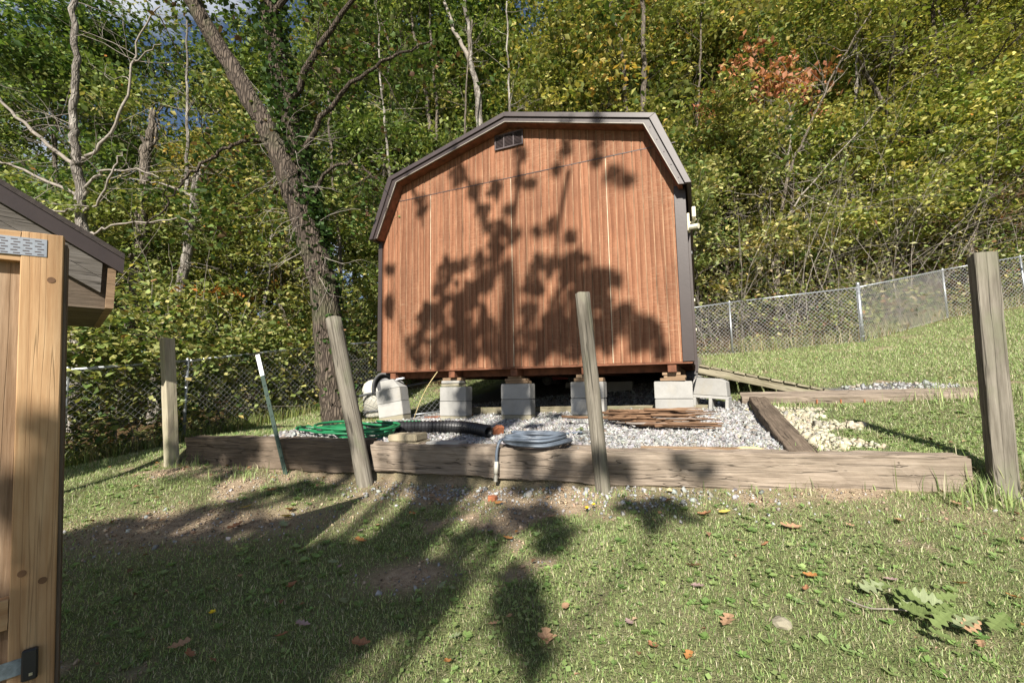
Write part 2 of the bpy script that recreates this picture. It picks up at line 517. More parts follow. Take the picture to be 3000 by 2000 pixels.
MAT = dict(
    siding=siding_mat(),
    raw_groove=plain("bare_groove_wood", (.255, .155, .092), .9, var=.6, scale=4),
    seam=plain("pale_panel_seam", (.50, .41, .29), .9, var=.4, scale=7),
    trim=plain("brown_trim_paint", (.038, .027, .025), .45, var=.12, scale=8, spec=.5, bump=.12),
    roof=plain("brown_roof_metal", (.046, .034, .033), .42, metal=.0, var=.16, scale=6, spec=.5, bump=.05),
    lip=plain("pale_metal_lip", (.30, .275, .235), .5, var=.2),
    redwood=plain("red_stained_lumber", (.165, .064, .032), .8, var=.45, scale=12),
    vent=plain("brown_louver", (.07, .052, .052), .5, var=.15),
    cream=plain("cream_plastic", (.62, .58, .44), .5, var=.08, bump=0),
    concrete=concrete_mat("concrete_block_face", (.335, .328, .31)),
    cap=concrete_mat("tan_concrete_cap", (.27, .245, .18)),
    paver=concrete_mat("tan_paving_stone", (.32, .275, .19)),
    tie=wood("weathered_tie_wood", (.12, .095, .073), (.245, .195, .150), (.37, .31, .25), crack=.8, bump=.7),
    tie_dark=wood("shade_darkened_tie_wood", (.060, .046, .034), (.140, .106, .078), (.23, .18, .135), crack=.8, bump=.7),  # left timber's shade put into the colour; dark tone reused on other wood
    post=wood("grey_green_post_wood", (.078, .068, .053), (.175, .155, .125), (.29, .265, .22), grain=.8, crack=.8, stain=(.15, .155, .10), bump=.6, knots=True),
    post_new=wood("pale_treated_post_wood", (.19, .165, .115), (.34, .30, .22), (.45, .41, .31), grain=.6, crack=.3, stain=(.27, .28, .16), bump=.35),
    pine=wood("fresh_pine", (.27, .145, .068), (.43, .27, .14), (.53, .38, .225), grain=.62, crack=.35, bump=.35, rough=.8, knots=True),
    greyboard=wood("silvered_barn_board", (.05, .043, .036), (.12, .107, .093), (.20, .182, .165), grain=.9, crack=.7),
    deck=wood("mossy_deck_board", (.11, .095, .058), (.235, .205, .14), (.36, .33, .25), grain=.9, crack=.6, stain=(.15, .17, .08)),
    shim=wood("scrap_shim_wood", (.13, .08, .045), (.27, .18, .11), (.38, .28, .19), grain=.9, crack=.4),
    galv=plain("galvanised_steel", (.36, .38, .40), .42, metal=.75, var=.12, scale=20, bump=.05),
    wire=plain("galvanised_wire", (.60, .61, .62), .5, metal=.25, var=.1, scale=20, bump=0),
    wire_dull=plain("weathered_wire", (.27, .275, .28), .55, metal=.25, var=.25, scale=6, bump=0),
    darksteel=plain("dull_grey_pipe", (.13, .135, .14), .5, metal=.4, var=.2),
    greensteel=plain("green_post_enamel", (.020, .042, .030), .55, var=.25, scale=18),
    white=plain("white_paint", (.74, .74, .76), .5, var=.06, bump=0),
    tub=plain("dingy_white_plastic", (.50, .48, .42), .45, var=.12, scale=5, bump=0),
    black=plain("black_plastic", (.018, .018, .020), .45, var=.2, spec=.5, bump=.05),
    greyplas=plain("dark_grey_plastic", (.065, .066, .070), .5, var=.15, bump=.05),
    green_hose=plain("green_hose_rubber", (.015, .155, .062), .38, var=.2, spec=.5, bump=0),
    blue_hose=plain("blue_grey_hose_rubber", (.115, .140, .175), .42, var=.2, spec=.5, bump=0),
    chrome=plain("plated_fitting", (.55, .53, .48), .3, metal=.8, var=.1, bump=0),
    brick=plain("orange_clay", (.36, .13, .06), .9, var=.3, scale=30),
    knot=plain("brown_knot", (.16, .085, .042), .8),
    red=plain("faded_red_enamel", (.30, .030, .035), .4, var=.2, bump=0),
    stick=wood("brown_stick_bark", (.075, .042, .025), (.185, .105, .060), (.30, .19, .115), grain=.8, crack=.2),
    stick_grey=wood("grey_stick_bark", (.12, .10, .085), (.27, .23, .20), (.40, .36, .32), grain=.8, crack=.2),
    bark=bark_mat("brown_ridged_bark", (.040, .031, .025), (.155, .123, .096), 1.0, moss=(.10, .115, .055)),
    bark_dark=bark_mat("dark_ridged_bark", (.035, .028, .022), (.135, .105, .080), 1.0),
    bark_pale=bark_mat("pale_peeling_bark", (.11, .095, .08), (.26, .235, .205), 1.0, pale=(.38, .35, .31)),
    bark_grey=bark_mat("grey_forest_bark", (.075, .062, .05), (.23, .195, .155), .8),
    twig=plain("pale_bare_twig", (.24, .21, .178), .85, var=.35, bump=0),
    leaf=leaf_mat("tree_leaf"),
    ivy=leaf_mat("ivy_leaf", .2, .35, .5, tint=False),
    grass=leaf_mat("grass_blade", .28, .6, .25, tint=False),
    dryleaf=leaf_mat("fallen_leaf", .12, .75, .2, tint=False),
    stone=attr_mat("crushed_stone", .9, .2, 90, .2),
    shingle=plain("dark_brown_shingle", (.040, .031, .028), .85, var=.35, scale=40, bump=.5),
    rope=plain("grey_webbing", (.22, .26, .27), .8, var=.35, scale=60),
    nylon_yellow=plain("dandelion_petals", (.80, .58, .02), .7, var=.15, bump=0),
)


def ground_mat():
    m, nt, b = newmat("lawn_soil_ground"); g = NG(nt)
    a = g.n("ShaderNodeAttribute", attribute_name='mask')
    sep = g.n("ShaderNodeSeparateColor"); g.l(a.outputs["Color"], sep.inputs[0])
    co = g.co('Object')
    n1 = g.noise(co, 3.2, 6, .62); n2 = g.noise(co, 28, 5, .65); n3 = g.noise(co, 110, 3, .6)
    turf = g.mix(g.ramp(n1, [(.35, 0.0), (.65, 1.0)]), (.150, .165, .072), (.22, .205, .115))
    turf = g.mix(g.math('MULTIPLY', g.ramp(n2, [(.4, 0.0), (.68, 1.0)]), .7), turf, (.085, .110, .034))
    soil = g.mix(g.ramp(n2, [(.3, 0.0), (.7, 1.0)]), (.30, .225, .150), (.54, .425, .295))
    soil = g.mix(g.ramp(n1, [(.45, 0.0), (.7, .5)]), soil, (.22, .165, .115))
    soil = g.mix(g.ramp(n3, [(.6, 0.0), (.72, .5)]), soil, (.36, .31, .25))
    grav = g.mix(g.ramp(n3, [(.35, 0.0), (.65, 1.0)]), (.10, .095, .09), (.27, .26, .26))
    lit = g.mix(g.ramp(n2, [(.3, 0.0), (.7, 1.0)]), (.055, .038, .020), (.165, .105, .050))
    c = g.mix(sep.outputs[0], turf, soil)
    c = g.mix(sep.outputs[1], c, grav)
    c = g.mix(sep.outputs[2], c, lit)
    g.l(c, b.inputs["Base Color"]); b.inputs["Roughness"].default_value = .95; b.inputs["Specular IOR Level"].default_value = .1
    g.l(g.bump(g.math('ADD', n2, n3), .9, .03), b.inputs["Normal"])
    return m


MAT['ground'] = ground_mat()
# ------------------------------------------------------------------ the ground
FX = np.array([-40, -12, -5.45, -4.78, -3.6, -2.9, 0, 4.4, 5.1, 7.65, 10.75, 12.4, 20, 60.])
FY = np.array([-52, -5.5, 5.3, 6.43, 8.35, 9.6, 11, 10.3, 10.12, 9.5, 10.7, 10.4, 10.6, 13.])


def fence_y(x): return np.interp(x, FX, FY)


def m_pad(x, y):
    u, w = shed_uw(x, y); d = y - beam_y(x)
    n = (fbm(x, y, 2.5, 21) - .5) * .5
    return sstep(.06, .10, d) * sstep(-1.95, -1.70, u + n) * np.where(w < 1.05, sstep(2.72, 2.66, u), sstep(2.25, 2.05, u)) * sstep(6.3, 6.0, w)


def m_path(x, y):
    u, w = shed_uw(x, y); n = (fbm(x, y, 2.0, 27) - .5) * .7
    return sstep(3.2, 3.35, u) * sstep(5.0, 4.6, u + n) * sstep(1.1, 1.2, w) * sstep(1.75, 1.5, w + n * .6)


def m_pale(x, y):
    u, w = shed_uw(x, y); n = (fbm(x, y, 3.0, 31) - .5) * .7
    return sstep(2.82, 2.86, u) * sstep(3.32, 3.0, u + n + (w + 1.2) * -.10) * sstep(-1.45, -1.2, w + n) * sstep(.75, .55, w)


def m_soil(x, y):
    d = y - beam_y(x); n = fbm(x, y, 1.7, 41); n2 = fbm(x, y, 5.5, 43)
    strip = (.55 + .6 * sstep(.45, .6, n2)) * sstep(-.50, -.18, d + (n - .5) * 1.1 - .36 * sstep(.2, 1.2, x)) * sstep(.12, .02, d) * sstep(3.2, 2.7, x) * sstep(-3.6, -2.8, x)
    path = np.exp(-(((x + 2.1) / 1.0) ** 2 + ((y - 3.0 - (x + 2.1) * .1) / .32) ** 2)) * 1.1
    ash = np.exp(-(((x + .55) / .22) ** 2 + ((y - 2.32) / .13) ** 2)) * 1.3
    patch = sstep(.62, .72, .6 * n + .4 * n2) * .8
    right = np.exp(-(((x - 2.0) / 1.1) ** 2 + ((y - 2.55 + (x - 2) * .28) / .22) ** 2)) * .8
    return np.clip(strip + path + patch + ash + right * n2 * .8, 0, 1) * (1 - m_pad(x, y))


def m_wood(x, y):
    return sstep(-.3, .5, y - fence_y(x) + (fbm(x, y, 1.0, 51) - .5) * .8)


def axis(lo, a, b, hi, step, n0, n1):
    g0 = -np.geomspace(max(a - lo, 1), .3, n0) + a
    g1 = b + np.geomspace(.3, hi - b, n1)
    return np.concatenate([g0, np.arange(a, b, step), g1])


xs = axis(-90, -6.2, 7.2, 90, .055, 40, 42)
ys = axis(-60, .2, 6.6, 110, .05, 30, 60)
GX, GY = np.meshgrid(xs, ys)
gx, gy = GX.ravel(), GY.ravel()
gz = H(gx, gy)
V = np.stack([gx, gy, gz], 1)
nx, ny = len(xs), len(ys)
I = np.arange(nx * ny).reshape(ny, nx)
Q = np.stack([I[:-1, :-1].ravel(), I[:-1, 1:].ravel(), I[1:, 1:].ravel(), I[1:, :-1].ravel()], 1)
me = mesh_np("ground", V, Q, MAT['ground'], None, True)
a = me.color_attributes.new('mask', 'FLOAT_COLOR', 'POINT')
mk = np.ones((len(V), 4), np.float32)
mk[:, 0] = m_soil(gx, gy); mk[:, 1] = np.clip(m_pad(gx, gy) + m_path(gx, gy) + .7 * m_pale(gx, gy), 0, 1); mk[:, 2] = m_wood(gx, gy)
a.data.foreach_set('color', mk.ravel())
ground = tag(link("ground", me), "sloping mown lawn and bare soil of the yard and wooded hillside", "ground", kind="structure")

rng = np.random.default_rng(11)


def in_view(x, y, z, mx=.30, my=.25):
    d = np.stack([x, y, z - EYE.z], -1)
    f = np.array(_f); r = np.array(_r2); u = np.array(_u2)
    D = d @ f
    px = (d @ r) / np.maximum(D, .05) / 1.17; py = (d @ u) / np.maximum(D, .05) / .78
    return (D > .3) & (np.abs(px) < 1 + mx) & (np.abs(py) < 1 + my)


def scatter(x0, x1, y0, y1, dens):
    n = int((x1 - x0) * (y1 - y0) * dens)
    return rng.uniform(x0, x1, n), rng.uniform(y0, y1, n)


def pal(n, cols, wts, jit=.18):
    c = np.array(cols)[rng.choice(len(cols), n, p=np.array(wts) / np.sum(wts))]
    return np.clip(c * (1 + rng.normal(0, jit, (n, 1))) * (1 + rng.normal(0, jit * .22, (n, 3))), .004, .9)


# ---- crushed stone: gravel pad, spill below the timbers, path, pale stones
def stones(name, x, y, size, cols, wts, label, sink=.3, flat=.7):
    n = len(x)
    base = np.array([[-1, -1, -1], [1, -1, -1], [1, 1, -1], [-1, 1, -1], [-1, -1, 1], [1, -1, 1], [1, 1, 1], [-1, 1, 1]], float) * .5
    tri = np.array([[0, 2, 1], [0, 3, 2], [4, 5, 6], [4, 6, 7], [0, 1, 5], [0, 5, 4], [1, 2, 6], [1, 6, 5], [2, 3, 7], [2, 7, 6], [3, 0, 4], [3, 4, 7]])
    s = size * rng.uniform(.35, 1.0, (n, 1, 1)) * (1 + .9 * (rng.uniform(size=(n, 1, 1)) < .12)) * 1.15 * rng.uniform(.6, 1.2, (n, 1, 3)); s[:, :, 2] *= flat
    P = base[None] * (1 + rng.uniform(-.45, .25, (n, 8, 3))) * s
    q = rng.normal(size=(n, 4)); q[:, 1:3] *= .55; q /= np.linalg.norm(q, axis=1)[:, None]
    w_, a_, b_, c_ = q.T
    Rm = np.stack([1 - 2 * (b_ * b_ + c_ * c_), 2 * (a_ * b_ - c_ * w_), 2 * (a_ * c_ + b_ * w_), 2 * (a_ * b_ + c_ * w_), 1 - 2 * (a_ * a_ + c_ * c_), 2 * (b_ * c_ - a_ * w_), 2 * (a_ * c_ - b_ * w_), 2 * (b_ * c_ + a_ * w_), 1 - 2 * (a_ * a_ + b_ * b_)], 1).reshape(n, 3, 3)
    P = np.einsum('nij,nkj->nki', Rm, P)
    z = H(x, y) + s[:, 0, 2] * (.5 - sink) + rng.uniform(0, size * .35, n)
    P += np.stack([x, y, z], 1)[:, None]
    T = (tri[None] + (np.arange(n) * 8)[:, None, None]).reshape(-1, 3)
    c = np.repeat(pal(n, cols, wts, .16), 8, 0)
    o = link(name, mesh_np(name, P.reshape(-1, 3), T, MAT['stone'], c))
    return tag(o, label, "gravel", kind="stuff")


GREY = [(.27, .268, .265), (.335, .33, .325), (.175, .173, .17), (.39, .38, .36), (.25, .22, .18)]
x, y = scatter(-2.6, 3.4, 2.3, 7.5, 4200)
u_, w_ = shed_uw(x, y)
k = (m_pad(x, y) > rng.uniform(.25, .75, len(x))) & ((w_ < .5) | (rng.uniform(size=len(x)) < .4)) & (y - beam_y(x) > .17)
stones("gravel_pad", x[k], y[k], .020, GREY, [4, 4, 2, 2, 1], "pale grey crushed stone bed between the timbers and under the shed")
x, y = scatter(-1.6, 2.2, 2.2, 4.0, 900)
d = y - beam_y(x)
k = (d < -.005) & (rng.uniform(size=len(x)) < np.exp(-((d + .12) / .22) ** 2) * sstep(-1.5, -.9, x) * sstep(1.9, .9, x) * (.3 + fbm(x, y, 3, 5)))
stones("gravel_spill", x[k], y[k], .019, GREY, [4, 4, 2, 3, 2], "loose grey gravel spilled on the soil below the middle timber")
x, y = scatter(-3.5, 4, 1.2, 3.9, 260)
k = (m_soil(x, y) > rng.uniform(.1, .8, len(x))) & (y - beam_y(x) < -.02)
stones("pebbles", x[k], y[k], .012, GREY, [3, 3, 2, 3, 4], "small stray pebbles on the bare soil of the lawn")
x, y = scatter(-3.6, 3.2, 1.2, 4.3, 900)
k = (m_soil(x, y) > rng.uniform(.15, 1, len(x))) & (y - beam_y(x) < -.01)
stones("soil_crumbs", x[k], y[k], .011, [(.33, .25, .17), (.26, .19, .125), (.42, .33, .23), (.20, .15, .10)], [3, 3, 2, 2], "loose crumbs of brown soil on the bare ground before the timbers", sink=.2)
x, y = scatter(4, 7.2, 4.2, 7.5, 900)
k = (m_path(x, y) > .5)
if k.sum() > 5:
    stones("gravel_path", x[k], y[k], .024, GREY, [4, 5, 1, 2, 1], "pale gravel strip at the foot of the ramp")
x, y = scatter(1.8, 4.4, 2.6, 6.2, 1300)
k = (m_pale(x, y) > rng.uniform(.3, .8, len(x))) & (y - beam_y(x) > .2)
stones("pale_stones", x[k], y[k], .031, [(.38, .35, .25), (.42, .39, .30), (.33, .30, .21), (.28, .26, .22)], [3, 3, 2, 1], "cream yellowish stones in the corner right of the cross timber", sink=.35)


# ---- grass
def blades(x, y, h, wid, cols, wts, lean=.7, two=True):
    n = len(x); z = H(x, y)
    an = rng.uniform(0, 2 * np.pi, n); la = rng.uniform(0, 2 * np.pi, n); le = np.abs(rng.normal(0, lean, n))
    hh = h * rng.uniform(.45, 1.35, n); ww = wid * rng.uniform(.6, 1.4, n)
    sx, sy = np.cos(an) * ww * .5, np.sin(an) * ww * .5
    dx, dy = np.cos(la) * np.sin(np.minimum(le, 1.45)), np.sin(la) * np.sin(np.minimum(le, 1.45)); dz = np.cos(np.minimum(le, 1.45))
    b = np.stack([x, y, z - .003], 1); s = np.stack([sx, sy, 0 * sx], 1); dr = np.stack([dx, dy, dz], 1)
    up = np.array([0, 0, 1.])
    c = pal(n, cols, wts)
    if two:
        mid = b + (dr * .35 + up * .35) * .75 * hh[:, None]
        tip = b + dr * hh[:, None]
        P = np.stack([b - s, b + s, mid - s * .8, mid + s * .8, tip], 1)
        tri = np.array([[0, 1, 3], [0, 3, 2], [2, 3, 4]]); nv = 5
    else:
        P = np.stack([b - s, b + s, b + dr * hh[:, None]], 1); tri = np.array([[0, 1, 2]]); nv = 3
    T = (tri[None] + (np.arange(n) * nv)[:, None, None]).reshape(-1, 3)
    return P.reshape(-1, 3), T, np.repeat(c, nv, 0)


def join_np(parts):
    Vs, Ts, Cs, o = [], [], [], 0
    for v, t, c in parts:
        Vs.append(v); Ts.append(t + o); Cs.append(c); o += len(v)
    return np.concatenate(Vs), np.concatenate(Ts), np.concatenate(Cs)


def grass_mask(x, y):
    u, w = shed_uw(x, y)
    under = (u > -2.15) & (u < 2.15) & (w > -.25) & (w < 6.2)
    m = 1 - np.clip(m_soil(x, y) * 1.15, 0, .97) - m_pad(x, y) * 1.2 - m_path(x, y) * 1.2 - m_pale(x, y) * .93 - m_wood(x, y) * .75
    d = y - beam_y(x)
    m = m * np.where((d > -.015) & (d < .2) & (x > -3.3) & (x < 2.75), 0, 1)
    return np.where(under, 0, m)


GC = [(.215, .305, .105), (.278, .355, .140), (.350, .400, .185), (.50, .46, .32), (.150, .215, .075), (.41, .36, .24)]
parts = []
for (x0, x1, y0, y1, dens, h, wd, two, lean) in [(-2.8, 3.2, .9, 2.1, 33000, .019, .0038, False, 1.6), (-2.8, 3.2, .9, 2.1, 4500, .028, .0036, True, 1.25), (-3.6, 4.6, 2.1, 3.3, 25000, .021, .0044, False, 1.5), (-3.6, 4.6, 2.1, 3.3, 2500, .031, .0042, True, 1.2),
                                                 (-5.2, 5.8, 3.3, 4.6, 8000, .030, .0055, False, 1.2), (-6.5, 9.0, 4.6, 7.0, 4200, .036, .0085, False, 1.1),
                                                 (-7, 16, 7.0, 11.2, 2000, .044, .0120, False, 1.05)]:
    x, y = scatter(x0, x1, y0, y1, dens)
    k = in_view(x, y, H(x, y)) & (grass_mask(x, y) * (.55 + .75 * fbm(x, y, 2.2, 61)) > rng.uniform(.05, 1, len(x)))
    x, y = x[k], y[k]
    parts.append(blades(x, y, h, wd, GC, [5, 5.5, 4.5, 3.2, 2.8, 1.6], lean, two))
V, T, C_ = join_np(parts)
tag(link("lawn_grass", mesh_np("lawn_grass", V, T, MAT['grass'], C_)), "short mown grass and dry clippings over the yard", "grass", kind="stuff")


# ---- leaf cards: folded kites
def kites(P, size, nrm_up=.6, cols=None, wts=None, jit=.2, asp=.62, droop=.0, col=None, fold=.25):
    n = len(P)
    nr = rng.normal(size=(n, 3)); nr[:, 2] = np.abs(nr[:, 2]) + nrm_up * 2
    nr /= np.linalg.norm(nr, axis=1)[:, None]
    t = rng.normal(size=(n, 3)); t[:, 2] -= droop
    t -= (t * nr).sum(1)[:, None] * nr; t /= np.linalg.norm(t, axis=1)[:, None]
    b = np.cross(nr, t)
    s = (size * (.45 + 1.05 * rng.uniform(0, 1, n) ** 1.3))[:, None]
    c0 = P - t * s * .5; c2 = P + t * s * .5
    md = P - t * s * .08
    l = md + b * s * asp * .5 + nr * s * fold * .4; r = md - b * s * asp * .5 + nr * s * fold * .4
    Vv = np.stack([c0, l, c2, r], 1).reshape(-1, 3)
    T_ = (np.array([[0, 1, 2], [0, 2, 3]])[None] + (np.arange(n) * 4)[:, None, None]).reshape(-1, 3)
    if col is None: col = pal(n, cols, wts, jit)
    return Vv, T_, np.repeat(col, 4, 0)


# broad-leaved weeds: clover, plantain and dandelion rosettes
parts = []
x, y = scatter(-3.5, 4.6, .9, 5.2, 90)
k = in_view(x, y, H(x, y)) & (grass_mask(x, y) * (.2 + 1.3 * fbm(x, y, 1.6, 71)) > rng.uniform(.3, 1, len(x)))
x, y = x[k], y[k]
for i in range(len(x)):
    n = rng.integers(4, 9); s = rng.uniform(.012, .034) * (1 if y[i] > 2.4 else .85)
    an = rng.uniform(0, 6.28) + np.arange(n) * 2.4
    r = s * rng.uniform(.5, 1.0, n)
    P = np.stack([x[i] + np.cos(an) * r * .6, y[i] + np.sin(an) * r * .6], 1)
    zz = H(P[:, 0], P[:, 1]) + .006 + .010 * rng.uniform(size=n)
    t = np.stack([np.cos(an), np.sin(an), rng.uniform(.05, .7, n)], 1); t /= np.linalg.norm(t, axis=1)[:, None]
    b = np.stack([-np.sin(an), np.cos(an), 0 * an], 1)
    c = np.column_stack([P, zz]); L_ = s * rng.uniform(.8, 1.3, n)[:, None]; wdt = L_ * rng.uniform(.28, .5)
    Vv = np.stack([c - t * L_ * .5, c + b * wdt + t * L_ * .1, c + t * L_ * .5, c - b * wdt + t * L_ * .1], 1).reshape(-1, 3)
    T_ = (np.array([[0, 1, 2], [0, 2, 3]])[None] + (np.arange(n) * 4)[:, None, None]).reshape(-1, 3)
    cc = pal(1, [(.15, .235, .07), (.19, .28, .09), (.24, .32, .12)], [3, 3, 2], .15)
    parts.append((Vv, T_, np.repeat(cc * (1 + rng.normal(0, .08, (n, 1))), 4, 0)))
x, y = scatter(-3.2, 4.2, .9, 4.2, 900)      # clover
k = in_view(x, y, H(x, y)) & (grass_mask(x, y) * sstep(.45, .62, fbm(x, y, 1.3, 73)) > rng.uniform(.2, 1, len(x)))
x, y = x[k], y[k]
parts.append(kites(np.column_stack([x, y, H(x, y) + rng.uniform(.012, .035, len(x))]), .017, 1.6, [(.175, .25, .08), (.22, .29, .105), (.27, .325, .13)], [4, 4, 2], .15, asp=.95))
V, T, C_ = join_np(parts)
tag(link("lawn_weeds", mesh_np("lawn_weeds", V, T, MAT['grass'], C_)), "clover plantain and dandelion leaves growing low in the lawn", "weeds", kind="stuff")

# leaf litter: small dry fragments
x, y = scatter(-6, 9, .9, 11, 55)
d = y - beam_y(x)
wt = .35 + 1.5 * m_wood(x, y) + 1.8 * np.exp(-((d + .08) / .16) ** 2) * (x < 1.2) * (x > -3.4)
u_, w_ = shed_uw(x, y)
k = in_view(x, y, H(x, y)) & (wt > rng.uniform(0, 2.4, len(x))) & ~((u_ > -2.1) & (u_ < 2.1) & (w_ > 0)) & ~((d > -.01) & (d < .2) & (x > -3.3) & (x < 2.8))
x, y = x[k], y[k]
V, T, C_ = kites(np.column_stack([x, y, H(x, y) + rng.uniform(.010, .03, len(x))]), .036, 1.2, [(.26, .15, .08), (.34, .20, .11), (.20, .12, .07), (.40, .20, .07), (.38, .30, .17)], [3, 3, 3, 1, 2], .2, fold=.5)
tag(link("leaf_litter", mesh_np("leaf_litter", V, T, MAT['dryleaf'], C_)), "small dry brown leaf scraps strewn over soil and lawn", "leaf litter", kind="stuff")


# ------------------------------------------------------------------ lumber helper (grain along local X)
def section(kind, w, h):
    if kind == 'round':
        return [(w / 2 * math.cos(2 * math.pi * k / 14), h / 2 * math.sin(2 * math.pi * k / 14)) for k in range(14)]
    if kind == 'half':      # round log sawn flat on one side
        pts = [(w / 2 * math.cos(R(-25) + R(230) * k / 11), h / 2 * math.sin(R(-25) + R(230) * k / 11)) for k in range(12)]
        return pts
    b = min(w, h) * .07
    p = []
    for sx, sy in ((1, 1), (-1, 1), (-1, -1), (1, -1)):
        c = (sx * (w / 2 - b), sy * (h / 2 - b))
        a0 = math.atan2(sy, sx) - R(45)
        for q in range(3):
            p.append((c[0] + b * math.cos(a0 + R(45) * q), c[1] + b * math.sin(a0 + R(45) * q)))
        n_mid = (sx, sy)
        nxt = {(1, 1): (-1, 1), (-1, 1): (-1, -1), (-1, -1): (1, -1), (1, -1): (1, 1)}[n_mid]
        for q in (.33, .67):
            p.append((sx * w / 2 * (1 - q) + nxt[0] * w / 2 * q if sx != nxt[0] else sx * w / 2, sy * h / 2 * (1 - q) + nxt[1] * h / 2 * q if sy != nxt[1] else sy * h / 2))
    return p


def lumber(name, A, B, w, h, mat, up=(0, 0, 1), kind='square', rough=.004, bow=0.0, taper=1.0, parent=None, n=None, endcut=0.0):
    A = Vector(A); B = Vector(B); Lg = (B - A).length
    M = frame(A, B - A, up)
    sec = section(kind, w, h); m = len(sec)
    n = n or max(2, int(Lg / .07))
    mb = MB(); vs = []
    off = [(rnd(-1, 1), rnd(-1, 1)) for _ in range(m)]
    ph = rnd(0, 6)
    for i in range(n + 1):
        t = i / n; s = 1 + (taper - 1) * t
        by = bow * math.sin(math.pi * t)
        for k_, (a_, b_) in enumerate(sec):
            j = rough * (math.sin(9 * t * Lg + off[k_][0] * 3 + ph) * .5 + rnd(-.5, .5))
            q = 1 + j / max(.02, math.hypot(a_, b_))
            ex = (rnd(-1, 1) * rough * 1.5 + endcut * b_ * (1 if i else -1)) if i in (0, n) else 0
            vs.append((t * Lg + ex, a_ * s * q, b_ * s * q + by))
    fs = []
    for i in range(n):
        for k_ in range(m):
            fs.append((i * m + k_, i * m + (k_ + 1) % m, (i + 1) * m + (k_ + 1) % m, (i + 1) * m + k_))
    fs.append(tuple(range(m - 1, -1, -1))); fs.append(tuple(n * m + k_ for k_ in range(m)))
    mb.add(vs, fs)
    return mb.build(name, mat, parent, M, smooth=(kind != 'square'))


def by(x, off=0.0):
    """point on the retaining line, off metres behind its front face"""
    return Vector((x + .27 * off, float(beam_y(x)) + .963 * off, 0))


# ------------------------------------------------------------------ retaining timbers
def tie(x0, x1, zt0, zt1, zb0, zb1, label, mat, thick=.18, bow=0.0):
    h0 = zt0 - zb0
    A = by(x0, thick / 2); B = by(x1, thick / 2)
    A.z = (zt0 + zb0) / 2; B.z = (zt1 + zb1) / 2
    o = lumber("retaining_timber", A, B, thick, (h0 + zt1 - zb1) / 2, mat, rough=.011, bow=bow)
    return tag(o, label, "timber", "old timbers edging the gravel bed")


tie(-3.17, -1.26, .985, .995, .72, .72, "shade darkened timber between the pale square post and leaning round post", MAT['tie_dark'])
tie(-1.20, .60, .968, .945, .745, .715, "weathered middle timber with the blue grey hose hanging over it", MAT['tie'], .17, .004)
tie(.655, 2.70, .950, .972, .715, .735, "long bleached timber running to the right square post", MAT['tie'], .18)
tag(lumber("edging_board", by(-.1, .215) + Vector((0, 0, .945)), by(.58, .215) + Vector((0, 0, .935)), .07, .05, MAT['tie'], rough=.006), "thin split board lying behind the middle timber beside the hose", "board")
tag(lumber("edging_board", by(.9, .215) + Vector((0, 0, .945)), by(1.62, .215) + Vector((0, 0, .952)), .05, .035, MAT['shim'], rough=.004), "pale thin board lying on gravel behind the long timber", "board")
# cross timber and back timber parallel to the shed
a_ = sh(2.71, -1.50); b_ = sh(2.71, .80)
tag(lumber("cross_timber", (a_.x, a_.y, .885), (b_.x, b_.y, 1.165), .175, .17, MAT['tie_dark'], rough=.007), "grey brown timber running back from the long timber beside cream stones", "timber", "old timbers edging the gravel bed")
a_ = sh(2.56, .98); b_ = sh(4.75, .93)
o = lumber("back_timber", (a_.x, a_.y, 1.185), (b_.x, b_.y, 1.225), .2, .17, MAT['tie'], up=(-WW.x * .30, -WW.y * .30, 1), rough=.007)
tag(o, "cracked timber lying across below the ramp with rusty spikes", "timber", "old timbers edging the gravel bed")
for uu in (3.30, 3.52, 3.73):
    p = sh(uu, .845); mb = MB().tube([(p.x, p.y, 1.10), (p.x, p.y, 1.215)], .007, 6)
    mb.build("spike", MAT['brick'], o, Matrix.Identity(4))
a_ = sh(-1.05, .72); b_ = sh(2.17, .72)
tag(lumber("under_timber", (a_.x, a_.y, 1.04), (b_.x, b_.y, 1.09), .12, .145, MAT['deck'], rough=.004, endcut=.25), "long timber lying on gravel under the shed behind the block stacks", "timber")


# ------------------------------------------------------------------ posts
def post(name, base, top, w, h, mat, label, kind='square', up=None, taper=1.0, rough=.003):
    o = lumber(name, base, top, w, h, mat, up=up or (0, 1, 0), kind=kind, rough=rough, taper=taper, n=16)
    return tag(o, label, "post", "old fence posts along the timbers")


post("wood_post", (-3.235, 4.24, .60), (-3.385, 4.27, 1.945), .092, .092, MAT['post_new'], "pale greenish square post left of the dark timber", up=(.5, 1, 0))
post("wood_post", (-1.185, 3.655, .52), (-1.53, 3.72, 2.035), .135, .135, MAT['post'], "thick grey round post leaning left in front of the green hose", kind='round', taper=.95)
post("wood_post", (.632, 3.165, .55), (.527, 3.19, 2.105), .105, .10, MAT['post'], "grey half-round post standing in front of the brown shed wall", kind='half', up=(-.3, -1, 0))
rp = post("wood_post", (2.80, 2.585, .58), (2.865, 2.60, 2.18), .105, .105, MAT['post'], "tall knotty square post at the right end of the long timber", up=(-.55, -1, 0))
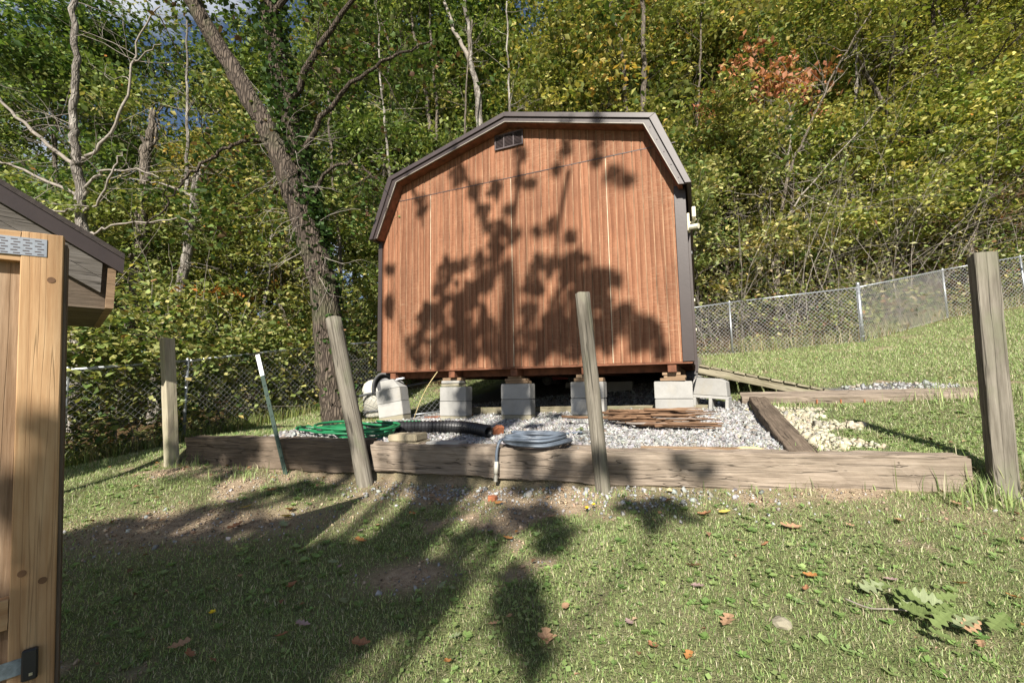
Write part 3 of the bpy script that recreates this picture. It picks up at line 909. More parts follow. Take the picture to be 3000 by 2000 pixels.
# steel T post with white tip
t = thing("steel_post", "green steel fence stake with white tip leaning over the dark timber", "stake", (-1.965, 3.90, .62), group="old fence posts along the timbers")
A = Vector((-1.95, 3.90, .55)); B = Vector((-2.345, 4.02, 1.755)); Dv = (B - A)
M = frame(A, Dv, (0, -1, 0))
lg = Dv.length
MB().box((0, -.018, -.003), (lg * .84, .018, .003)).build("flange", MAT['greensteel'], t, M)
MB().box((0, -.003, -.022), (lg * .84, .003, -.0035)).build("web", MAT['greensteel'], t, M)
MB().box((lg * .8402, -.0185, -.0032), (lg, .0185, .0032)).box((lg * .8402, -.0032, -.022), (lg, .0032, -.0035)).build("painted_tip", MAT['white'], t, M)
for k_ in range(9):
    s = lg * (.16 + .075 * k_)
    MB().box((s, -.006, .0032), (s + .012, .006, .010)).build("stud", MAT['greensteel'], t, M)
# ------------------------------------------------------------------ the barn shed
shed = thing("barn_shed", "red brown gambrel roofed wooden shed raised on concrete block stacks", "shed", M=SHED)
KN, EV, RD = (1.68, 2.65), (2.01, 1.885), 3.11          # underside of the rake: knee, eave, ridge


def roof_under(u):
    a = abs(u)
    if a <= KN[0]:
        return RD - (RD - KN[1]) * a / KN[0]
    return KN[1] - (KN[1] - EV[1]) * (a - KN[0]) / (EV[0] - KN[0])


SEAM = 2.438
PIT = .1016


def board_poly(x0, x1, z0, z1max):
    top = lambda u: min(z1max, roof_under(u) + .02)
    xs_ = [x0, x1] + [q for q in (-KN[0], 0.0, KN[0]) if x0 + 1e-4 < q < x1 - 1e-4]
    # seam crossing of the steep slope
    if z1max < 3.2:
        for sg in (-1, 1):
            ux = sg * (KN[0] + (KN[1] - (z1max - .02)) / (KN[1] - EV[1]) * (EV[0] - KN[0]))
            if x0 + 1e-4 < ux < x1 - 1e-4: xs_.append(ux)
    xs_ = sorted(set(xs_))
    tops = [(q, top(q)) for q in xs_]
    if max(b for a, b in tops) <= z0 + .02: return None
    tops = [(a, max(b, z0 + .004)) for a, b in tops]
    return [(x0, z0), (x1, z0)] + tops[::-1]


edges = []
i0 = -20
while i0 * PIT < 2.03:
    edges.append((i0 * PIT, (i0 + 1) * PIT)); i0 += 1
GAP = .0058
for row, (z0, z1) in enumerate(((0.0, SEAM), (SEAM + .012, 9.0))):
    groups = {}
    for e0, e1 in edges:
        c = (e0 + e1) / 2
        if abs(c) > 2.03: continue
        groups.setdefault(math.floor((c + 1.2192 * 2 + (.0 if row == 0 else .61)) / 1.2192), []).append((e0, e1))
    for key, es in sorted(groups.items()):
        lo = max(es[0][0], -2.02); hi = min(es[-1][1], 2.02)
        bp = board_poly(lo + .001, hi - .001, z0, z1)
        if bp is None: continue
        panel = MB().prism(bp, .006, .016).build("siding_panel", MAT['raw_groove'], shed)
        for e0, e1 in es:
            a0 = max(e0 + GAP, -2.02); a1 = min(e1 - GAP, 2.02)
            if a1 - a0 < .02: continue
            p = board_poly(a0, a1, z0 + rnd(-.003, .003), z1)
            if p is None: continue
            MB().prism(p, rnd(-.0015, .0015), .0058).build("siding_board", MAT['siding'], panel)
for us in (-1.2192, 0.0, 1.2192):
    MB().box((us - .004, .0005, .01), (us + .004, .0055, SEAM - .004)).build("panel_seam", MAT['seam'], shed)
MB().box((-2.0, -.004, SEAM + .001), (2.0, .014, SEAM + .009)).build("drip_flashing", MAT['vent'], shed)
# wall core, side and back walls
DEP = 6.15
core = [(-2.03, .0), (2.03, .0), (2.03, 1.87), (KN[0] + .02, KN[1]), (0, RD + .02), (-KN[0] - .02, KN[1]), (-2.03, 1.87)]
MB().prism(core, .0165, .06).build("gable_wall", MAT['redwood'], shed)
MB().prism(core, DEP - .06, DEP).build("back_wall", MAT['redwood'], shed)
for sg in (-1, 1):
    x0, x1 = (2.03, 2.055) if sg > 0 else (-2.055, -2.03)
    sw = MB().box((x0, .0, 0), (x1, DEP, 1.88)).build("side_wall", MAT['siding'], shed)
    # corner trims: front leg and side leg
    f0, f1 = (1.955, 2.072) if sg > 0 else (-2.10, -2.035)
    MB().box((f0, -.022, .0), (f1, -.003, 1.93)).build("corner_trim", MAT['trim'], shed, bevel=.002)
    s0, s1 = (2.0555, 2.0725) if sg > 0 else (-2.0725, -2.0555)
    MB().box((s0, -.0025, .0), (s1, .085, 1.93)).build("corner_trim", MAT['trim'], shed, bevel=.002)
# right side: door, trim strips, lamp
dr = MB().box((2.056, 1.25, .02), (2.085, 3.05, 1.83)).build("door", MAT['siding'], shed)
for w0, w1 in ((1.16, 1.248), (3.052, 3.14)):
    MB().box((2.056, w0, .0), (2.100, w1, 1.86)).build("door_trim", MAT['trim'], shed, bevel=.003)
MB().box((2.056, 1.16, 1.862), (2.100, 3.14, 1.94)).build("door_trim", MAT['trim'], shed, bevel=.003)
for zz in (.45, .85, 1.5):
    MB().box((2.0855, 1.28, zz), (2.112, 1.56, zz + .04)).build("hinge", MAT['darksteel' if zz > 1 else 'cream'], dr, SHED, bevel=.003)
lamp = MB().box((2.0730, .02, 1.42), (2.100, .10, 1.62)).build("lamp_plate", MAT['cream'], shed, bevel=.006)
MB().tube([(2.09, .06, 1.52), (2.14, .05, 1.52), (2.16, .02, 1.54)], .012, 8).build("lamp_arm", MAT['cream'], lamp, SHED)
MB().box((2.125, -.05, 1.54), (2.165, .05, 1.66)).build("lamp_head", MAT['cream'], lamp, SHED, bevel=.008)
MB().tube([(2.10, .02, 1.455), (2.185, -.02, 1.445)], .030, 10).build("motion_sensor", MAT['cream'], lamp, SHED)
# roof slabs and rake trim
OUT = [(-2.14, 1.872), (-1.815, 2.735), (0, 3.235), (1.815, 2.735), (2.14, 1.872)]
LIP = [(-2.01, 1.885), (-1.68, 2.65), (0, 3.11), (1.68, 2.65), (2.01, 1.885)]


def lerp2(a, b, t): return (a[0] + (b[0] - a[0]) * t, a[1] + (b[1] - a[1]) * t)


for k_ in range(4):
    o0, o1, l0, l1 = OUT[k_], OUT[k_ + 1], LIP[k_], LIP[k_ + 1]
    i0_, i1_ = lerp2(o0, l0, .35), lerp2(o1, l1, .35)
    MB().prism([lerp2(o0, l0, .03), lerp2(o1, l1, .03), i1_, i0_], -.140, DEP + .15).build("roof_panel", MAT['roof'], shed)
    m0, m1 = lerp2(l0, o0, .50), lerp2(l1, o1, .50)
    MB().prism([m0, m1, o1, o0], -.186, -.141).build("rake_cap", MAT['roof'], shed, bevel=.003)
    b0, b1 = lerp2(l0, o0, .06), lerp2(l1, o1, .06)
    rt = MB().prism([b0, b1, lerp2(m1, l1, .02), lerp2(m0, l0, .02)], -.165, -.1405).build("rake_trim", MAT['trim'], shed)
    MB().prism([l0, l1, lerp2(b1, l1, .08), lerp2(b0, l0, .08)], -.168, -.150).build("rake_lip", MAT['lip'], shed)
    MB().prism([lerp2(l0, o0, -.02), lerp2(l1, o1, -.02), lerp2(l1, o1, .30), lerp2(l0, o0, .30)], -.1395, -.004).build("soffit", MAT['redwood'], shed)
    nsc = 5
    for q in range(nsc):
        c = lerp2(lerp2(l0, o0, .28), lerp2(l1, o1, .28), (q + .5) / nsc)
        MB().box((c[0] - .006, -.170, c[1] - .006), (c[0] + .006, -.1655, c[1] + .006)).build("screw_head", MAT['vent'], rt, SHED)
# gable vent
vt = MB().box((-.205, -.012, 2.85), (.185, -.0025, 3.04)).build("gable_vent", MAT['black'], shed)
for a0, a1, b0, b1 in ((-.21, .19, 3.026, 3.046), (-.21, .19, 2.845, 2.862), (-.21, -.193, 2.8625, 3.0255), (.173, .19, 2.8625, 3.0255), (-.085, -.070, 2.8625, 3.0255), (.050, .065, 2.8625, 3.0255)):
    MB().box((a0, -.026, b0), (a1, -.0125, b1)).build("vent_frame", MAT['vent'], vt, SHED)
for k_ in range(9):
    z_ = 2.866 + k_ * .018
    mb = MB()
    for a0, a1 in ((-.192, -.086), (-.069, .049), (.066, .172)):
        mb.add([(a0, -.024, z_), (a1, -.024, z_), (a1, -.0126, z_ + .013), (a0, -.0126, z_ + .013), (a0, -.022, z_ - .002), (a1, -.022, z_ - .002)], [(0, 1, 2, 3), (0, 4, 5, 1)])
    mb.build("louver", MAT['vent'], vt, SHED)
# floor frame
MB().box((-2.04, -.006, -.022), (2.05, .09, -.002)).build("sill_plate", MAT['redwood'], shed)
for u_ in (-1.85, -.9, -.01, .89, 1.84):
    MB().box((u_ - .045, .012, -.112), (u_ + .045, DEP - .05, -.0225)).build("skid", MAT['redwood'], shed, bevel=.004)
for w_ in (.12, .9, 1.7, 2.5, 3.3, 4.1, 4.9, 5.7):
    MB().box((-2.03, w_, -.0222), (2.03, w_ + .04, -.0021)).build("floor_joist", MAT['redwood'], shed)
for a0, a1 in ((-1.80, -.955), (-.84, -.06), (.04, .84), (.94, 1.79)):
    MB().box((a0, .22, -.105), (a1, .26, -.0224)).build("blocking_board", MAT['redwood'], shed)
MB().box((-2.03, .165, -.0020), (2.03, DEP - .062, .02)).build("floor_deck", MAT['redwood'], shed)
MB().box((2.0735, .1, -.105), (2.0985, 1.1, -.002)).build("rim_board", MAT['trim'], shed)


# ------------------------------------------------------------------ concrete blocks under the shed
def cblock(M, label, w=.39, d=.19, h=.19, mat='concrete', name="concrete_block", group="concrete blocks holding up the shed", bev=.006):
    o = MB().box((-w / 2, 0, 0), (w / 2, d, h)).build(name, MAT[mat], None, M, bevel=bev, seg=2)
    return tag(o, label, "concrete block", group)


def stack(u, w, ztop, names, rz=0.0, n=2, cap=True, tilt=None):
    """n full blocks and a tan cap block under them, top at shed height ztop"""
    z = ztop
    for k_ in range(n):
        z -= .1935
        p = sh(u + rnd(-.006, .006), w + rnd(-.006, .006), z)
        M = Matrix.Translation(p) @ Matrix.Rotation(-YAW + rz + rnd(-.02, .02), 4, 'Z')
        if tilt is not None: M = M @ tilt
        cblock(M, names[k_])
    if cap:
        z -= .088
        p = sh(u, w + .002, z)
        cblock(Matrix.Translation(p) @ Matrix.Rotation(-YAW + rz, 4, 'Z'), names[n], h=.085, mat='cap', name="cap_block")


stack(1.84, .07, -.205, ["upper block of the sunlit stack nearest the ramp", "lower block of the sunlit stack nearest the ramp behind the sticks", "tan base slab of the stack nearest the ramp"])
stack(.89, .07, -.195, ["upper block of the stack behind the half-round post", "lower block of the stack behind the half-round post", "tan base slab of the stack behind the half-round post"])
stack(-.012, .07, -.205, ["upper block of the middle stack left of the half-round post", "lower block of the middle stack left of the half-round post", "tan base slab of the middle stack"], rz=.03)
stack(-.92, .07, -.230, ["upper cracked block of the stack capped by two thin slabs", "lower cracked block of the stack capped by two thin slabs", "tan base slab of the stack with thin slabs on top"], rz=.04)
# cracks on that stack
for k_, uu in ((0, -.845), (1, -.80)):
    pass
for k_, (zz, ll, mt) in enumerate(((-.190, "lower thin tan slab on the cracked block stack", 'cap'), (-.150, "upper thin grey slab on the cracked block stack", 'concrete'))):
    p = sh(-.955 + .012 * k_, .06 - .01 * k_, zz - .038)
    cblock(Matrix.Translation(p) @ Matrix.Rotation(-YAW + .05 * k_, 4, 'Z'), ll, w=.27, d=.2, h=.037, mat=mt, name="slab", group="thin slabs")
# the leaning stack at the left corner
TL = Matrix.Rotation(R(-8.5), 4, 'Y')
bp_ = sh(-1.845, -.02, -.705)
Mb = Matrix.Translation(bp_) @ Matrix.Rotation(-YAW + .05, 4, 'Z') @ TL
for k_, (zz, hh, ll, mt) in enumerate(((0, .075, "tan base slab of the leaning block stack at the left corner", 'cap'), (.0765, .19, "lower hollow-ended block of the leaning stack at the left corner", 'concrete'), (.268, .19, "middle block of the leaning stack at the left corner", 'concrete'))):
    cblock(Mb @ Matrix.Translation((rnd(-.004, .004), 0, zz)), ll, w=.40, h=hh, d=.2, mat=mt)
mb = MB().prism([(-.11, .0), (.195, .0), (.10, .125), (-.11, .125)], 0, .2)
tag(mb.build("concrete_block", MAT['concrete'], None, Mb @ Matrix.Translation((0, 0, .4595)), bevel=.005), "broken wedge of block on top of the leaning stack", "concrete block", "concrete blocks holding up the shed")
# open cell on the end of the lower leaning block
for k_, (y0, y1) in enumerate(((.012, .045), (.105, .13), (.16, .188))):
    pass
# rear stacks in the dark
for u_, w_, s_ in ((.93, 2.1, "far stack seen between the middle and half-round post stacks"), (1.87, 2.4, "far stack behind the sunlit stack"), (-.01, 3.0, "far stack behind the middle stack")):
    stack(u_, w_, -.20, ["upper block of the " + s_, "lower block of the " + s_], n=2, cap=False)


# wooden shims
def shim(u, w, v, lw, ld, lh, label, rz=0.0):
    p = sh(u, w, v)
    M = Matrix.Translation(p) @ Matrix.Rotation(-YAW + rz, 4, 'Z')
    o = MB().box((-lw / 2, 0, 0), (lw / 2, ld, lh)).build("wood_shim", MAT['shim'], None, M, bevel=.003)
    tag(o, label, "wood scrap", "wood scraps wedged on the block stacks")


sp = 0
for u_, top, n_, nm in ((1.84, -.205, 3, "sunlit stack nearest the ramp"), (.89, -.195, 2, "stack behind the half-round post"), (-.012, -.205, 3, "middle stack"), (-.92, -.1515, 1, "stack with two thin slabs")):
    gap = (-.1125 - top); hh = gap / n_
    for q in range(n_):
        pos = ("" if n_ == 1 else ("lowest ", "middle ", "top ")[q] if n_ == 3 else ("lower ", "upper ")[q])
        shim(u_ + rnd(-.03, .03), .075 + rnd(-.01, .02), top + q * hh + .0008, rnd(.22, .36) - .04 * q, .15, hh - .0012, pos + "wood scrap wedged on the " + nm, rnd(-.08, .08))
# hollow block and tall piece under the ramp
Mh = Matrix.Translation(sh(2.20, .62, -.575)) @ Matrix.Rotation(-YAW - .25, 4, 'Z') @ Matrix.Rotation(R(4), 4, 'Y')
mb = MB()
for x0, x1, z0, z1 in ((-.195, .195, 0, .032), (-.195, .195, .158, .19), (-.195, -.160, .0322, .1578), (.160, .195, .0322, .1578), (-.018, .018, .0322, .1578)):
    mb.box((x0, 0, z0), (x1, .19, z1))
tag(mb.build("hollow_block", MAT['concrete'], None, Mh, bevel=.004), "hollow concrete block with two square holes under the ramp", "concrete block")
mb = MB().prism([(-.19, 0), (.19, 0), (.17, .17), (.10, .20), (-.15, .20), (-.19, .12)], 0, .19)
tag(mb.build("broken_block", MAT['concrete'], None, Mh @ Matrix.Translation((-.01, .01, .192)), bevel=.006), "broken grey block sitting on the hollow block under the ramp", "concrete block")

# ------------------------------------------------------------------ ramp
ramp = thing("wooden_ramp", "mossy plank ramp sloping down from the shed side door", "ramp", sh(2.1, 1.2, -.5))
r0 = Vector((0, 0, 0))
RA = lambda u_, w_, dz=0.0: sh(u_, w_, -.012 - .365 * (u_ - 2.10) / 1.46 + dz)
for w_ in (1.19, 1.95, 2.72):
    A, B = RA(2.105, w_), RA(3.56, w_)
    lumber("stringer", A - Vector((0, 0, .058)), B - Vector((0, 0, .055)), .04, .085, MAT['deck'], rough=.003, parent=ramp)
nb = 11
for k_ in range(nb):
    u0 = 2.11 + 1.46 * (k_ + .5) / nb
    lumber("deck_board", RA(u0, 1.15 + rnd(-.015, .015), .006 + rnd(0, .006)), RA(u0, 2.78, .006), .122, .026, MAT['deck'], up=(.23, -.1, 1), rough=.003, parent=ramp)

# ------------------------------------------------------------------ hoses and pipe
def curve_pts(ctrl, n=10, closed=False):
    """Catmull-Rom through control points"""
    P = [Vector(c) for c in ctrl]; out = []
    m = len(P)
    for i in range(m - 1 if not closed else m):
        p0 = P[max(i - 1, 0)] if not closed else P[i - 1]; p1 = P[i]; p2 = P[(i + 1) % m]; p3 = P[min(i + 2, m - 1)] if not closed else P[(i + 2) % m]
        for k_ in range(n):
            t = k_ / n
            out.append(.5 * ((2 * p1) + (p2 - p0) * t + (2 * p0 - 5 * p1 + 4 * p2 - p3) * t * t + (3 * p1 - p0 - 3 * p2 + p3) * t ** 3))
    if not closed: out.append(P[-1])
    return out


def pad_z(x, y): return hz(x, y) + .018


t = thing("garden_hose", "bright green garden hose lying in loose loops behind the leaning round post", "hose", (-1.5, 4.4, .95))
ctrl = []
loops = 7
for q in range(loops):
    cx = -1.55 + rnd(-.12, .12); cy = 4.35 + rnd(-.10, .10); rx = rnd(.26, .56); ry = rnd(.14, .32); tw = rnd(-.35, .25)
    for k_ in range(8):
        an = 2 * math.pi * k_ / 8 + 2.2
        xx = rx * math.cos(an) * (1 + rnd(-.06, .06)); yy = ry * math.sin(an)
        px_, py_ = cx + xx * math.cos(tw) - yy * math.sin(tw), cy + xx * math.sin(tw) + yy * math.cos(tw)
        ctrl.append((px_, py_, pad_z(px_, py_) + .012 + .011 * q + rnd(0, .035)))
MB().tube(curve_pts(ctrl, 6), .0125, 8).build("hose", MAT['green_hose'], t, Matrix.Identity(4), smooth=True)
loop2 = [(-2.02, 4.55, .99), (-2.28, 4.95, 1.02), (-2.24, 4.72, 1.0), (-1.9, 4.55, .985), (-1.4, 4.35, 1.0), (-1.12, 4.62, 1.05), (-1.0, 4.78, 1.06), (-1.3, 4.70, 1.06), (-1.7, 4.5, 1.04)]
MB().tube(curve_pts(loop2, 8), .0125, 8).build("hose", MAT['green_hose'], t, Matrix.Identity(4), smooth=True)
MB().tube([(-1.70, 4.10, .985), (-1.735, 4.085, .98)], [.015, .016], 10).build("brass_fitting", MAT['chrome'], t, Matrix.Identity(4))

t = thing("water_hose", "blue grey water hose coiled on the middle timber with its end hanging down", "hose", (.17, 3.5, .95))
ctrl = []
for q in range(8):
    cx = .17 + rnd(-.02, .02); cy = 3.54 + rnd(-.04, .05); rx = rnd(.19, .29); ry = rnd(.14, .27)
    for k_ in range(8):
        an = 2 * math.pi * k_ / 8 + 3.3
        px_, py_ = cx + rx * math.cos(an), cy + ry * math.sin(an)
        sl = .02 if py_ < 3.5 else 0
        ctrl.append((px_, py_, max(.972, pad_z(px_, py_)) + .012 + .007 * q + rnd(0, .022)))
MB().tube(curve_pts(ctrl, 6), .0115, 8).build("hose", MAT['blue_hose'], t, Matrix.Identity(4), smooth=True)
tail = [(.10, 3.78, .995), (.30, 4.0, .985), (.50, 4.12, .98), (.64, 4.16, .985)]
MB().tube(curve_pts(tail, 8), .0115, 8).build("hose", MAT['blue_hose'], t, Matrix.Identity(4), smooth=True)
MB().tube([(.64, 4.16, .985), (.70, 4.17, .985)], [.014, .013], 10).build("brass_fitting", MAT['chrome'], t, Matrix.Identity(4))
fx = -.135
hang = [(.12, 3.76, 1.0), (-.03, 3.66, 1.005), (-.085, 3.50, 1.015), (-.11, 3.43, 1.005), (fx + .005, 3.405, .94), (fx, 3.405, .86)]
MB().tube(curve_pts(hang, 8), .0115, 8).build("hose", MAT['blue_hose'], t, Matrix.Identity(4), smooth=True)
MB().tube([(fx, 3.405, .862), (fx - .004, 3.402, .775)], [.016, .019], 10).build("sleeve", MAT['tub'], t, Matrix.Identity(4), smooth=True)
MB().tube([(fx - .004, 3.402, .774), (fx - .005, 3.402, .755), (fx - .005, 3.402, .7545), (fx - .006, 3.401, .735), (fx - .006, 3.401, .7345), (fx - .007, 3.40, .715)], [.012, .012, .019, .019, .015, .016], 12).build("metal_fitting", MAT['chrome'], t, Matrix.Identity(4))

t = thing("drain_pipe", "black corrugated plastic drain pipe lying on the gravel", "pipe", (-.9, 4.5, .95))
pth = curve_pts([(-1.98, 4.62, 1.015), (-1.6, 4.60, 1.02), (-1.2, 4.56, 1.03), (-.9, 4.50, 1.035), (-.62, 4.40, 1.04), (-.40, 4.24, 1.035), (-.23, 4.05, 1.02)], 15)
acc = 0; rad = []
for k_ in range(len(pth)):
    rad.append(.052 + (.006 if k_ % 2 else -.006))
MB().tube(pth, rad, 18, cap=False).build("corrugated_wall", MAT['black'], t, Matrix.Identity(4))
MB().tube(pth, [r_ - .007 for r_ in rad], 14, cap=False).build("inner_wall", MAT['black'], t, Matrix.Identity(4))

# pavers
def paver(x, y, z, rz, w, d, h, label, mat='paver', tx=0.0, ty=0.0):
    M = Matrix.Translation((x, y, z)) @ Matrix.Rotation(rz, 4, 'Z') @ Matrix.Rotation(ty, 4, 'Y') @ Matrix.Rotation(tx, 4, 'X')
    o = MB().box((-w / 2, -d / 2, 0), (w / 2, d / 2, h)).build("paving_stone", MAT[mat], None, M, bevel=.007, seg=2)
    tag(o, label, "paving stone", "paving stones behind the middle timber")


paver(-.90, 3.86, .925, -.30, .29, .20, .05, "lower tan paving stone under another by the green hose", tx=.02)
paver(-.915, 3.85, .978, -.34, .28, .19, .058, "upper tan paving stone stacked beside the green hose", ty=-.03)
paver(-.565, 3.735, .925, -.27, .30, .18, .055, "flat grey paving stone lying right of the tan stacked pair", 'concrete', tx=-.03)
M = Matrix.Translation((-.14, 4.28, .955)) @ Matrix.Rotation(.5, 4, 'Z') @ Matrix.Rotation(.35, 4, 'X')
tag(MB().prism([(-.055, 0), (.05, .0), (.045, .085), (-.02, .09), (-.06, .06)], 0, .05).build("brick_piece", MAT['brick'], None, M, bevel=.004), "broken orange brick piece near the open end of the black pipe", "brick")
tag(MB().prism([(-.03, -.025), (.02, -.03), (.04, .01), (.01, .03), (-.03, .02)], 0, .035, 'xy').build("brick_piece", MAT['brick'], None, Matrix.Translation((-.16, 3.20, hz(-.16, 3.20) - .004)), bevel=.004), "small reddish brick chip on the gravel below the middle timber", "brick")


def rock(x, y, s, label, mat, name="rock", zs=.6):
    bm = bmesh.new(); bmesh.ops.create_icosphere(bm, subdivisions=2, radius=1.0)
    for v in bm.verts:
        v.co *= 1 + rnd(-.22, .16); v.co.x *= s[0]; v.co.y *= s[1]; v.co.z *= s[2]
    me = bpy.data.meshes.new(name); bm.to_mesh(me); bm.free(); me.materials.append(mat)
    o = link(name, me, None, Matrix.Translation((x, y, hz(x, y) + s[2] * .35)) @ Matrix.Rotation(rnd(0, 3), 4, 'Z'))
    tag(o, label, "rock"); return o


MAT['ochre'] = plain("ochre_stone", (.58, .46, .24), .9, var=.25, scale=20, bump=.6)
rock(1.66, 3.17, (.12, .055, .035), "flat ochre yellow stone on the gravel by the cross timber", MAT['ochre'])
rock(1.02, 1.78, (.032, .04, .02), "pale stone lying alone in the sunny lawn", MAT['cap'])
rock(.10, 3.22, (.03, .028, .024), "grey stone lump on soil below the middle timber", MAT['concrete'])

# stick pile
for k_ in range(74):
    L_ = rnd(.38, .85)
    if k_ == 0: c, an, L_ = Vector((1.05, 4.62, 1.0)), -.30, 1.1
    else:
        c = Vector((rnd(1.18, 1.68), 0, 0)); c.y = 4.42 - .35 * (c.x - 1.35) + rnd(-.28, .28); an = -.36 + rnd(-.42, .45)
    lay = max(0, .15 * (1 - ((c.y - 4.42 + .35 * (c.x - 1.35)) / .34) ** 2)) * rnd(.1, 1)
    c.z = hz(c.x, c.y) + .028 + lay
    dv = Vector((math.cos(an), math.sin(an), rnd(-.03, .03)))
    pr = Vector((-dv.y, dv.x, 0))
    n_ = 7; amp = rnd(-.05, .05)
    M = frame(c, dv)
    pts = [((q / (n_ - 1) - .5) * L_, amp * math.sin(math.pi * q / (n_ - 1)) + rnd(-.008, .008), rnd(-.004, .006)) for q in range(n_)]
    r0_ = rnd(.007, .015)
    o = MB().tube(pts, [r0_ * (1.15 - .7 * q / (n_ - 1)) for q in range(n_)], 6).build("stick", MAT['stick_grey'] if k_ % 7 == 3 else MAT['stick'], None, M, smooth=True)
    if k_ == 0:
        tag(o, "long stick poking left out of the pile behind the half-round post", "stick", "sticks piled on the gravel")
    else:
        tag(o, ("grey" if k_ % 7 == 3 else "brown") + " stick lying in the pile on the gravel by the blocks", "stick", "sticks piled on the gravel")

# ------------------------------------------------------------------ clutter at the left corner of the shed
t = thing("plastic_tub", "dingy white plastic tub with a black arched hood behind the leaning blocks", "tub", (-2.12, 6.75, .97))
Mt = Matrix.Translation((-2.03, 6.78, .985)) @ Matrix.Rotation(R(-6), 4, 'Y')
MB().lathe([(.0, .0), (.19, .0), (.215, .03), (.225, .10), (.225, .105), (.238, .11), (.245, .36), (.235, .44), (.20, .52), (.13, .565), (.0, .58)], 28, Mt).build("tub_body", MAT['tub'], t, Matrix.Identity(4), smooth=True)
MB().lathe([(.246, .085), (.252, .09), (.252, .108), (.246, .112)], 28, Mt).build("tub_rim", MAT['greyplas'], t, Matrix.Identity(4), smooth=True)
arch = []
for k_ in range(15):
    an = R(200) - R(205) * k_ / 14
    arch.append((-1.93 + .155 * math.cos(an) + .02, 6.52, 1.42 + .21 * math.sin(an)))
hood = MB().tube(arch, [.05] * 15, 8, flat=.55).build("hood", MAT['greyplas'], t, Matrix.Identity(4), smooth=True)
MB().lathe([(.0, .02), (.10, .015), (.155, -.01), (.16, -.05)], 24, Matrix.Translation((-1.91, 6.56, 1.42)) @ Matrix.Rotation(R(90), 4, 'X') @ Matrix.Scale(1.25, 4, (0, 1, 0))).build("hood_back", MAT['greyplas'], t, Matrix.Identity(4), smooth=True)
for k_ in range(3):
    MB().box((-.022, -.004, -.006), (.022, .004, .006), Matrix.Translation((-2.045 + .008 * k_, 6.466, 1.375 - .02 * k_)) @ Matrix.Rotation(R(25), 4, 'Y')).build("slot", MAT['black'], hood, Matrix.Identity(4))
tag(MB().box((-.12, -.02, 0), (.12, .02, .022)).build("white_bracket", MAT['white'], None, Matrix.Translation((-1.63, 6.18, 1.525)) @ Matrix.Rotation(-.35, 4, 'Z') @ Matrix.Rotation(R(-8), 4, 'Y'), bevel=.003), "short white metal strip resting on the leaning block stack", "metal strip")

gate = thing("old_gate", "discarded chain link gate panel leaning under the shed's left corner", "gate", (-1.6, 6.6, 1.0))
gA, gB = Vector((-2.32, 6.50, 1.295)), Vector((-.95, 6.62, 1.565))
gC, gD = Vector((-1.70, 6.35, 1.00)), Vector((-.95, 6.45, 1.08))
MB().tube([gA, gB], .018, 10).build("top_rail", MAT['darksteel'], gate, Matrix.Identity(4), smooth=True)
MB().tube([gC, gD], .010, 8).build("bottom_rail", MAT['galv'], gate, Matrix.Identity(4), smooth=True)
mb = MB()
for k_ in range(-12, 22):
    for sg in (-1, 1):
        a0 = k_ * .085 / 1.35; pts = []
        for q in (0, 1):
            s_ = a0 + (sg * .36 if q else 0)
            pts.append((s_, q))
        # clip the wire to the panel
        (s0, q0), (s1, q1) = pts
        tt = [q for q in np.linspace(0, 1, 40) if 0 <= s0 + (s1 - s0) * q <= 1]
        if len(tt) < 2: continue
        ww = []
        for q in (tt[0], tt[-1]):
            s_ = s0 + (s1 - s0) * q
            top = gA.lerp(gB, s_); bot = Vector((top.x * .9 - .05, 6.35 + .1 * s_, 1.0 + .085 * s_))
            ww.append(top.lerp(bot, q))
        if (ww[1] - ww[0]).length > .03: mb.tube(ww, .0018, 4, cap=False)
mb.build("chain_link_mesh", MAT['darksteel'], gate, Matrix.Identity(4))
tag(MB().tube(curve_pts([sh(-1.42, -.10, -.66), sh(-1.30, -.12, -.42), sh(-1.19, -.11, -.22), sh(-1.07, -.06, -.03)], 5), .0055, 6).build("reed", plain("straw_reed", (.50, .40, .20), .8), None, Matrix.Identity(4), smooth=True), "straw coloured reed leaning from gravel to the shed bottom", "reed")
tag(lumber("scrap_board", sh(-1.42, .18, -.655), sh(-.75, .30, -.615), .09, .03, MAT['redwood'], rough=.002), "reddish scrap board on the ground beside the leaning stack", "board")
tag(lumber("scrap_board", sh(1.55, 1.0, -.60), sh(2.55, 1.25, -.56), .07, .02, MAT['shim'], rough=.002), "short weathered board on gravel under the ramp", "board")

# red mower in the dark beyond the shed
t = thing("lawn_mower", "red push mower parked in the dark under the shed", "mower", sh(-.35, 3.4, -.35))
gzm = hz(*sh(-.35, 3.4).xy) - S0.z
Mw = SHED @ Matrix.Translation((-.35, 3.4, gzm))
MB().prism([(-.28, .10), (.28, .10), (.26, .20), (.12, .24), (-.20, .24), (-.28, .18)], -.24, .24).build("deck", MAT['red'], t, Mw, bevel=.015)
MB().lathe([(0, .24), (.13, .24), (.13, .33), (.09, .36), (.09, .40), (0, .40)], 18).build("engine", MAT['greyplas'], t, Mw)
for a_, b_ in ((-.26, -.27), (.26, -.27), (-.26, .27), (.26, .27)):
    wl = MB().tube([(a_, b_ - .022, .10), (a_, b_ + .022, .10)], .10, 16).build("wheel", MAT['black'], t, Mw)
    MB().tube([(a_, b_ - .025, .10), (a_, b_ + .025, .10)], .045, 12).build("hub", MAT['greyplas'], wl, Mw)
MB().tube([(.24, -.18, .2), (.62, -.20, .52)], .012, 8).tube([(.24, .18, .2), (.62, .20, .52)], .012, 8).tube([(.62, -.20, .52), (.62, .20, .52)], .012, 8).build("handle", MAT['darksteel'], t, Mw)


